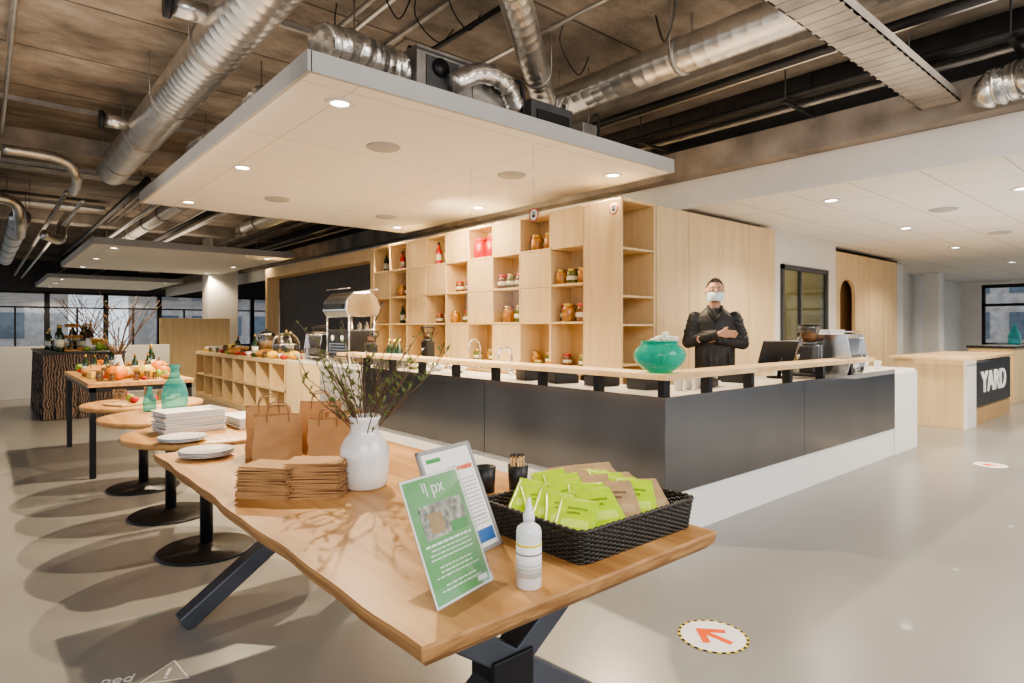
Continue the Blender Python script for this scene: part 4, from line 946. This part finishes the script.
def tealb(loc,s): 
    e=thing('glass_bottle','turquoise glass vase on the round table','bottle',loc,[G(m_tealb).lathe([(.001,0),(.055,0),(.065,.01),(.07,.10),(.05,.17),(.028,.2),(.022,.25),(.032,.27)],seg=24).obj('bottle_body')],group='turquoise glassware'); e.scale=(s,)*3
tealb((1.14,5.35,.75),1.35); tealb((1.00,5.52,.75),.7); tealb((16.2,2.9,1.06),1.6)
for (x,y,z,sd) in [(1.2,8.4,.89,21),(1.35,12.4,1.03,31)]:
    thing('ceramic_vase','slim pale vase holding tall twigs on the buffet','vase',(x,y,z),[G(m_ceram).lathe([(.001,0),(.05,0),(.06,.08),(.035,.18),(.04,.2),(.03,.2),(.03,.17),(.05,.08),(.001,.01)],seg=24).obj('vase_body')],group='slim vases')
    b,l=branches(12,.8,.55,1,sd,base=.01,r0=.008); thing('branch_arrangement','tall bare twigs standing in a slim vase','branches',(x,y,z+.02),[b,l],group='twig arrangements')
for (x,y,z) in [(1.1,12.1,1.03)]:
    thing('tiered_stand','round tiered cake stand with pastries','cake stand',(x,y,z),[G(m_steel).tube([(0,0,0),(0,0,.42)],.008,8).obj('pole'),
      G(m_birch_in).lathe([(.001,.0),(.2,.0),(.2,.02),(.001,.02)],seg=32).obj('tier'),G(m_birch_in).lathe([(.001,.2),(.15,.2),(.15,.215),(.001,.215)],seg=32).obj('tier'),G(m_birch_in).lathe([(.001,.38),(.1,.38),(.1,.395),(.001,.395)],seg=32).obj('tier')],group='tiered stands')
    for k in range(14):
        t=k%3; q=[.15,.1,.05][t]; a=k*1.3; dup(loaf,(x+q*cos(a),y+q*sin(a),z+[.02,.215,.395][t]),a,label='small pastry on a tiered stand',scale=.4)
# domed glass display on a round wooden base with metal ribs
rib=G(m_steel)
for k in range(8):
    a=2*pi*k/8; rib.tube([(.22*cos(a),.22*sin(a),.03),(.22*cos(a),.22*sin(a),.22),(.19*cos(a),.19*sin(a),.31),(.12*cos(a),.12*sin(a),.38),(.0,.0,.41)],.005,6)
rib.lathe([(.222,.03),(.228,.03),(.228,.04),(.222,.04)],seg=40,closed=True).lathe([(.222,.215),(.227,.215),(.227,.225),(.222,.225)],seg=40,closed=True)
thing('display_dome','domed glass display case with metal ribs on the counter','display case',(3.72,9.9,.92),[
   G(m_birch_in).lathe([(.001,0),(.235,0),(.235,.03),(.001,.03)],seg=40).obj('base'),
   G(m_jarglass).lathe([(.219,.03),(.219,.22),(.187,.31),(.118,.378),(.001,.405)],seg=40).obj('glass_dome'),rib.obj('rib_frame'),
   G(m_gold).sph((0,0,.43),.02,14,10).obj('knob')])
for i in range(7):
    a=i*.9; dup(loaf,(3.72+.12*cos(a)*(i>0),9.9+.12*sin(a)*(i>0),.951),a,label='small pastry under the glass dome',scale=.5)
for (y,s) in ((10.8,1.1),):
    e=thing('drink_dispenser','glass and chrome drink dispenser with domed lid','dispenser',(3.72,y,.92),[G(m_steel).lathe([(.001,0),(.13,0),(.13,.03),(.10,.06),(.10,.10),(.001,.10)],seg=28).obj('base'),
       G(m_jarglass).lathe([(.12,.10),(.13,.14),(.13,.30),(.12,.32)],seg=28).obj('glass_tank'),G(m_birch_in).lathe([(.001,.10),(.115,.11),(.115,.24),(.001,.24)],seg=24).obj('contents'),
       G(m_steel).lathe([(.132,.32),(.11,.36),(.06,.39),(.001,.40)],seg=28).obj('lid'),G(m_black).sph((0,0,.41),.015,12,8).obj('knob'),G(m_black).tube([(-.10,0,.08),(-.16,0,.08),(-.165,0,.05)],.010,8).obj('tap')]); e.scale=(s,)*3

# ------------------------------------------------------------------ person
def remesh(o,vox,sm=4):
    r=o.modifiers.new('r','REMESH'); r.mode='VOXEL'; r.voxel_size=vox; r.use_smooth_shade=True
    s=o.modifiers.new('s','SMOOTH'); s.factor=.5; s.iterations=sm
hd=Vector((0,-.03,1.765))
def headfn(p):
    x,y,z=p
    if z<0: k=1-.25*(-z)**1.5; x*=k; y=y*(1-.12*(-z)) - .10*(-z)
    if y>0: y*=1.05
    return Vector((x,y,z))
g=G(m_skin)
g.sph(hd,(.080,.098,.118),28,20,headfn)
g.tube([(0,-.122,1.785),(0,-.145,1.745),(0,-.135,1.735)],[.009,.014,.010],10)
g.tube([(-.035,-.11,1.80),(0,-.118,1.803),(.035,-.11,1.80)],.010,8)
g.tube([(-.025,-.118,1.700),(0,-.124,1.700),(.025,-.118,1.700)],.007,8)
for s in (-1,1): g.sph((s*.082,-.01,1.765),(.012,.024,.034),12,8)
g.tube([(0,.005,1.72),(0,.01,1.60),(0,.01,1.52)],[.058,.060,.07],16)
g.loft([((0,0,.92),.15,.10),((0,0,1.05),.145,.10),((0,0,1.2),.155,.105),((0,0,1.38),.165,.11),((0,0,1.48),.165,.095),((0,0,1.55),.10,.07),((0,.01,1.59),.06,.06)])
armR=[(-.188,.0,1.50),(-.255,-.05,1.26),(.03,-.205,1.345)]
armL=[(.188,.0,1.50),(.255,-.05,1.25),(-.02,-.155,1.295)]
def arm(g,a,rs): 
    p=[Vector(q) for q in a]; g.tube([p[0],p[0].lerp(p[1],.5),p[1]],rs[:3],14); g.tube([p[1],p[1].lerp(p[2],.45),p[2]],rs[2:5],14); g.sph(p[1],rs[2],14,10); g.sph(p[0],rs[0],14,10)
arm(g,armR,[.048,.044,.038,.034,.025]); arm(g,armL,[.048,.044,.038,.034,.025])
def hand(g,w,d,s,up):
    w=Vector(w); d=Vector(d).normalized(); up=Vector(up).normalized(); n=d.cross(up)
    for k in range(4):
        o=up*(.028-.019*k); g.tube([w+o*.6,w+d*.05+o,w+d*.085+o],[.014,.013,.012],8)
        L=[.068,.078,.072,.055][k]; b=w+d*.085+o; bend=n*s
        g.tube([b,b+d*L*.45+bend*.006,b+d*L*.8+bend*.022,b+d*L*.95+bend*.04],[.0100,.0095,.009,.0075],8)
    b=w+d*.025+up*.025; g.tube([b,b+up*.028+d*.022,b+up*.04+d*.055],[.014,.012,.009],8)
hand(g,armR[2],(.80,.20,.0),1,(0,-.25,1)); hand(g,armL[2],(-.80,.12,.0),-1,(0,-.2,1))
for s in (-1,1):
    g.tube([(s*.09,0,.95),(s*.10,0,.70),(s*.105,-.005,.52),(s*.11,.01,.30),(s*.115,.01,.09)],[.10,.085,.062,.058,.042],16)
    g.tube([(s*.115,.03,.05),(s*.12,-.07,.045),(s*.125,-.16,.03)],[.042,.04,.03],12)
body=g.obj('body'); remesh(body,.0075,3)
g=G(m_jack)
g.loft([((0,0,.90),.195,.145),((0,0,1.0),.190,.142),((0,0,1.2),.192,.142),((0,0,1.36),.204,.14),((0,0,1.46),.204,.126),((0,.0,1.52),.178,.104),((0,.005,1.562),.127,.088),((0,.01,1.60),.082,.077)])
for a in (armR,armL): arm(g,[a[0],a[1],Vector(a[1]).lerp(Vector(a[2]),.95)],[.066,.066,.061,.057,.047])
rq=random.Random(9)
for (p,q) in ((armR,-1),(armL,1)):
    P=[Vector(x) for x in p]
    for k in range(5):
        c=P[0].lerp(P[1],.18+.17*k); a=rq.uniform(-.03,.03); g.tube([c-Vector((.03*q,.062,a)),c+Vector((.02*q,-.064,.012)),c+Vector((.064*q,-.01,.02+a))],.011,6)
    for k in range(4):
        c=P[1].lerp(P[2],.15+.2*k); a=rq.uniform(-.015,.015); g.tube([c+Vector((a,-.050,-.032)),c+Vector((.01*q,-.055,.018)),c+Vector((-a,-.01,.055))],.010,6)
for k in range(5):
    x=-.12+.06*k; g.tube([(x,-.12,1.20),(x+rq.uniform(-.03,.03),-.142,1.08),(x+rq.uniform(-.03,.03),-.134,.95)],.012,6)
jk=g.obj('jacket'); remesh(jk,.009,2)
g=G(m_jack); g.tube([(-.065,-.02,1.605),(-.06,-.09,1.565),(0,-.130,1.45)],[.016,.022,.011],8).tube([(.065,-.02,1.605),(.06,-.09,1.565),(0,-.130,1.45)],[.016,.022,.011],8).tube([(-.065,-.02,1.605),(-.05,.07,1.615),(0,.085,1.62),(.05,.07,1.615),(.065,-.02,1.605)],.018,8)
collar=g.obj('collar')
g=G(m_trou)
for s in (-1,1): g.tube([(s*.09,0,.97),(s*.10,0,.70),(s*.105,-.005,.52),(s*.11,.01,.30),(s*.115,.01,.07)],[.115,.10,.08,.075,.065],16)
g.loft([((0,0,.84),.17,.12),((0,0,.98),.165,.118)]); tr_=g.obj('trousers'); remesh(tr_,.012,2)
shs=[G(m_black).tube([(s*.115,.055,.045),(s*.118,-.06,.045),(s*.127,-.19,.035)],[.047,.047,.036],14).obj('shoe') for s in (-1,1)]
# short cropped hair: thin shell hugging the skull, receding hairline high on the forehead, tapered round the ears and nape
g=G(m_hair)
def hairf(p):
    q=headfn(p); return q
g.sph((hd.x,hd.y+.003,hd.z+.003),(.0835,.1005,.1195),64,48,hairf)
for k in range(260):
    a=rq.uniform(0,2*pi); t=rq.uniform(0,1.35); p=hairf(Vector((sin(t)*cos(a),sin(t)*sin(a),cos(t))))
    c=Vector((hd.x+p.x*.082,hd.y+.003+p.y*.099,hd.z+.003+p.z*.118)); g.tube([c,c+p*.007+Vector((0,-.003,0))],[.006,.002],5)
def above(p):
    y=p.y+.03
    if y<-.02: lim=1.838-max(0,abs(p.x)-.045)*.9+.006*sin(p.x*220)
    elif y<.03: lim=1.810-(y+.02)/.05*.04
    else: lim=1.77-min(1,(y-.03)/.05)*.08
    return p.z>lim
keep=[(f,m,s) for f,m,s in zip(g.f,g.mi,g.sm) if all(above(g.v[i]) for i in f)]
g.f,g.mi,g.sm=[list(q) for q in zip(*keep)]
hair=g.obj('hair')
g=G(m_mask); vs=[];fs=[];nu,nv=14,8
for j in range(nv+1):
    for i in range(nu+1):
        a=-1.25+2.5*i/nu; z=1.668+.080*j/nv
        rx=.084*(1-.10*(1-j/nv)) ; ry=.118+.018*cos(a)*sin(pi*j/nv)
        vs.append((rx*sin(a),-.02-ry*cos(a),z-.012*abs(sin(a))*(1 if j<nv/2 else 0)))
for j in range(nv):
    for i in range(nu): q=j*(nu+1)+i; fs.append((q,q+1,q+nu+2,q+nu+1))
g.add(vs,fs,True)
for s in (-1,1): g.tube([(s*.077,-.06,1.742),(s*.090,-.01,1.785),(s*.090,.01,1.76)],.002,5)
mask=g.obj('face_mask')
ey=[]
for s in (-1,1):
    ey.append(G(m_eye).sph((s*.031,-.118,1.775),(.011,.006,.005),12,8).use(m_iris).sph((s*.031,-.1235,1.775),(.005,.002,.0045),10,6).obj('eye'))
    ey.append(G(m_hair).tube([(s*.016,-.125,1.793),(s*.03,-.126,1.796),(s*.046,-.118,1.792)],.0022,6).obj('eyebrow'))
thing('person','standing person in black jacket and face mask, arms crossed','person',(5.50,3.32,0),[body,jk,collar,tr_,hair,mask]+shs+ey,rz=radians(-54))

# ------------------------------------------------------------------ lights
def light(kind,loc,power,col=(1,.84,.64),rot=(0,0,0),**k):
    l=bpy.data.lights.new('lamp_or_fill',kind); l.energy=power; l.color=col
    for a,b in k.items(): setattr(l,a,b)
    o=bpy.data.objects.new('lamp_or_fill_light',l); COL.objects.link(o); o.location=loc; o.rotation_euler=rot; return o  # serves the downlights and the added fills alike
W1=(1,.81,.55)
for x,y in spots: light('SPOT',(x,y,2.97),430,W1,spot_size=radians(140),spot_blend=.5,shadow_soft_size=.03)
for x,y in dlr: light('SPOT',(x,y,2.77),185,(1,.87,.68),spot_size=radians(140),spot_blend=.6,shadow_soft_size=.08)
for y0 in (14,24.3):
    for x in (2,5):
        for y in (.5,5.5): light('SPOT',(x,y0+y,2.95),260,W1,spot_size=radians(140),spot_blend=.6,shadow_soft_size=.06)
light('AREA',(-1.0,-1.5,3.6),180,(1,.95,.89),(radians(35),0,radians(-40)),size=3)  # unseen soft fill added behind the camera, no fixture there
light('AREA',(4.0,-1.5,3.4),190,(1,.93,.84),(radians(30),0,radians(10)),size=3)  # second added fill, out of view to the right
light('AREA',(3.4,6.4,3.2),40,(1,.82,.62),(pi,0,0),shape='RECTANGLE',size=3.0,size_y=4.6)  # fill added on top of the raft, shining up to lighten the slab
light('AREA',(3.4,1.2,2.9),42,(1,.88,.72),(pi,0,0),size=4)  # upward fill in front of the raft, added to lift the ceiling
light('AREA',(-.5,6,2.9),45,(1,.88,.72),(pi,0,0),size=4)  # added upward fill left of the raft, brightens slab and ducts
light('AREA',(9,.5,.9),80,(1,.88,.74),(pi,0,0),size=5)  # unseen low fill, added to light ceiling and raft undersides from below
light('AREA',(2.5,17,3.2),60,(1,.82,.62),(pi,0,0),size=4)  # another upward fill, added above the dining area raft
light('AREA',(10.5,6.6,2.75),90,(1,.95,.86),(0,0,0),size=2)  # added to brighten the dark hall behind the glass door
light('SPOT',(4.35,6.5,2.9),280,(1,.78,.48),(0,radians(-62),0),spot_size=radians(150),spot_blend=.8,shadow_soft_size=.5)  # warm wash aimed at the shelving, no fixture modelled for it
w=bpy.data.worlds.new('World'); SC.world=w; w.use_nodes=True
bg_=w.node_tree.nodes['Background']; bg_.inputs['Color'].default_value=(.84,.91,1,1); bg_.inputs['Strength'].default_value=1.3
try: SC.view_settings.look='AgX - Medium High Contrast'
except Exception as e: print(e)
# ------------------------------------------------------------------ camera
cam=bpy.data.cameras.new('camera'); co=bpy.data.objects.new('camera',cam); COL.objects.link(co)
cam.sensor_width=36; cam.lens=617/1024*36; cam.shift_y=-13.5/1024; cam.clip_start=.05
co.location=(0,0,H); co.rotation_euler=(pi/2,0,math.atan2(.758,.6518)-pi/2)
SC.camera=co
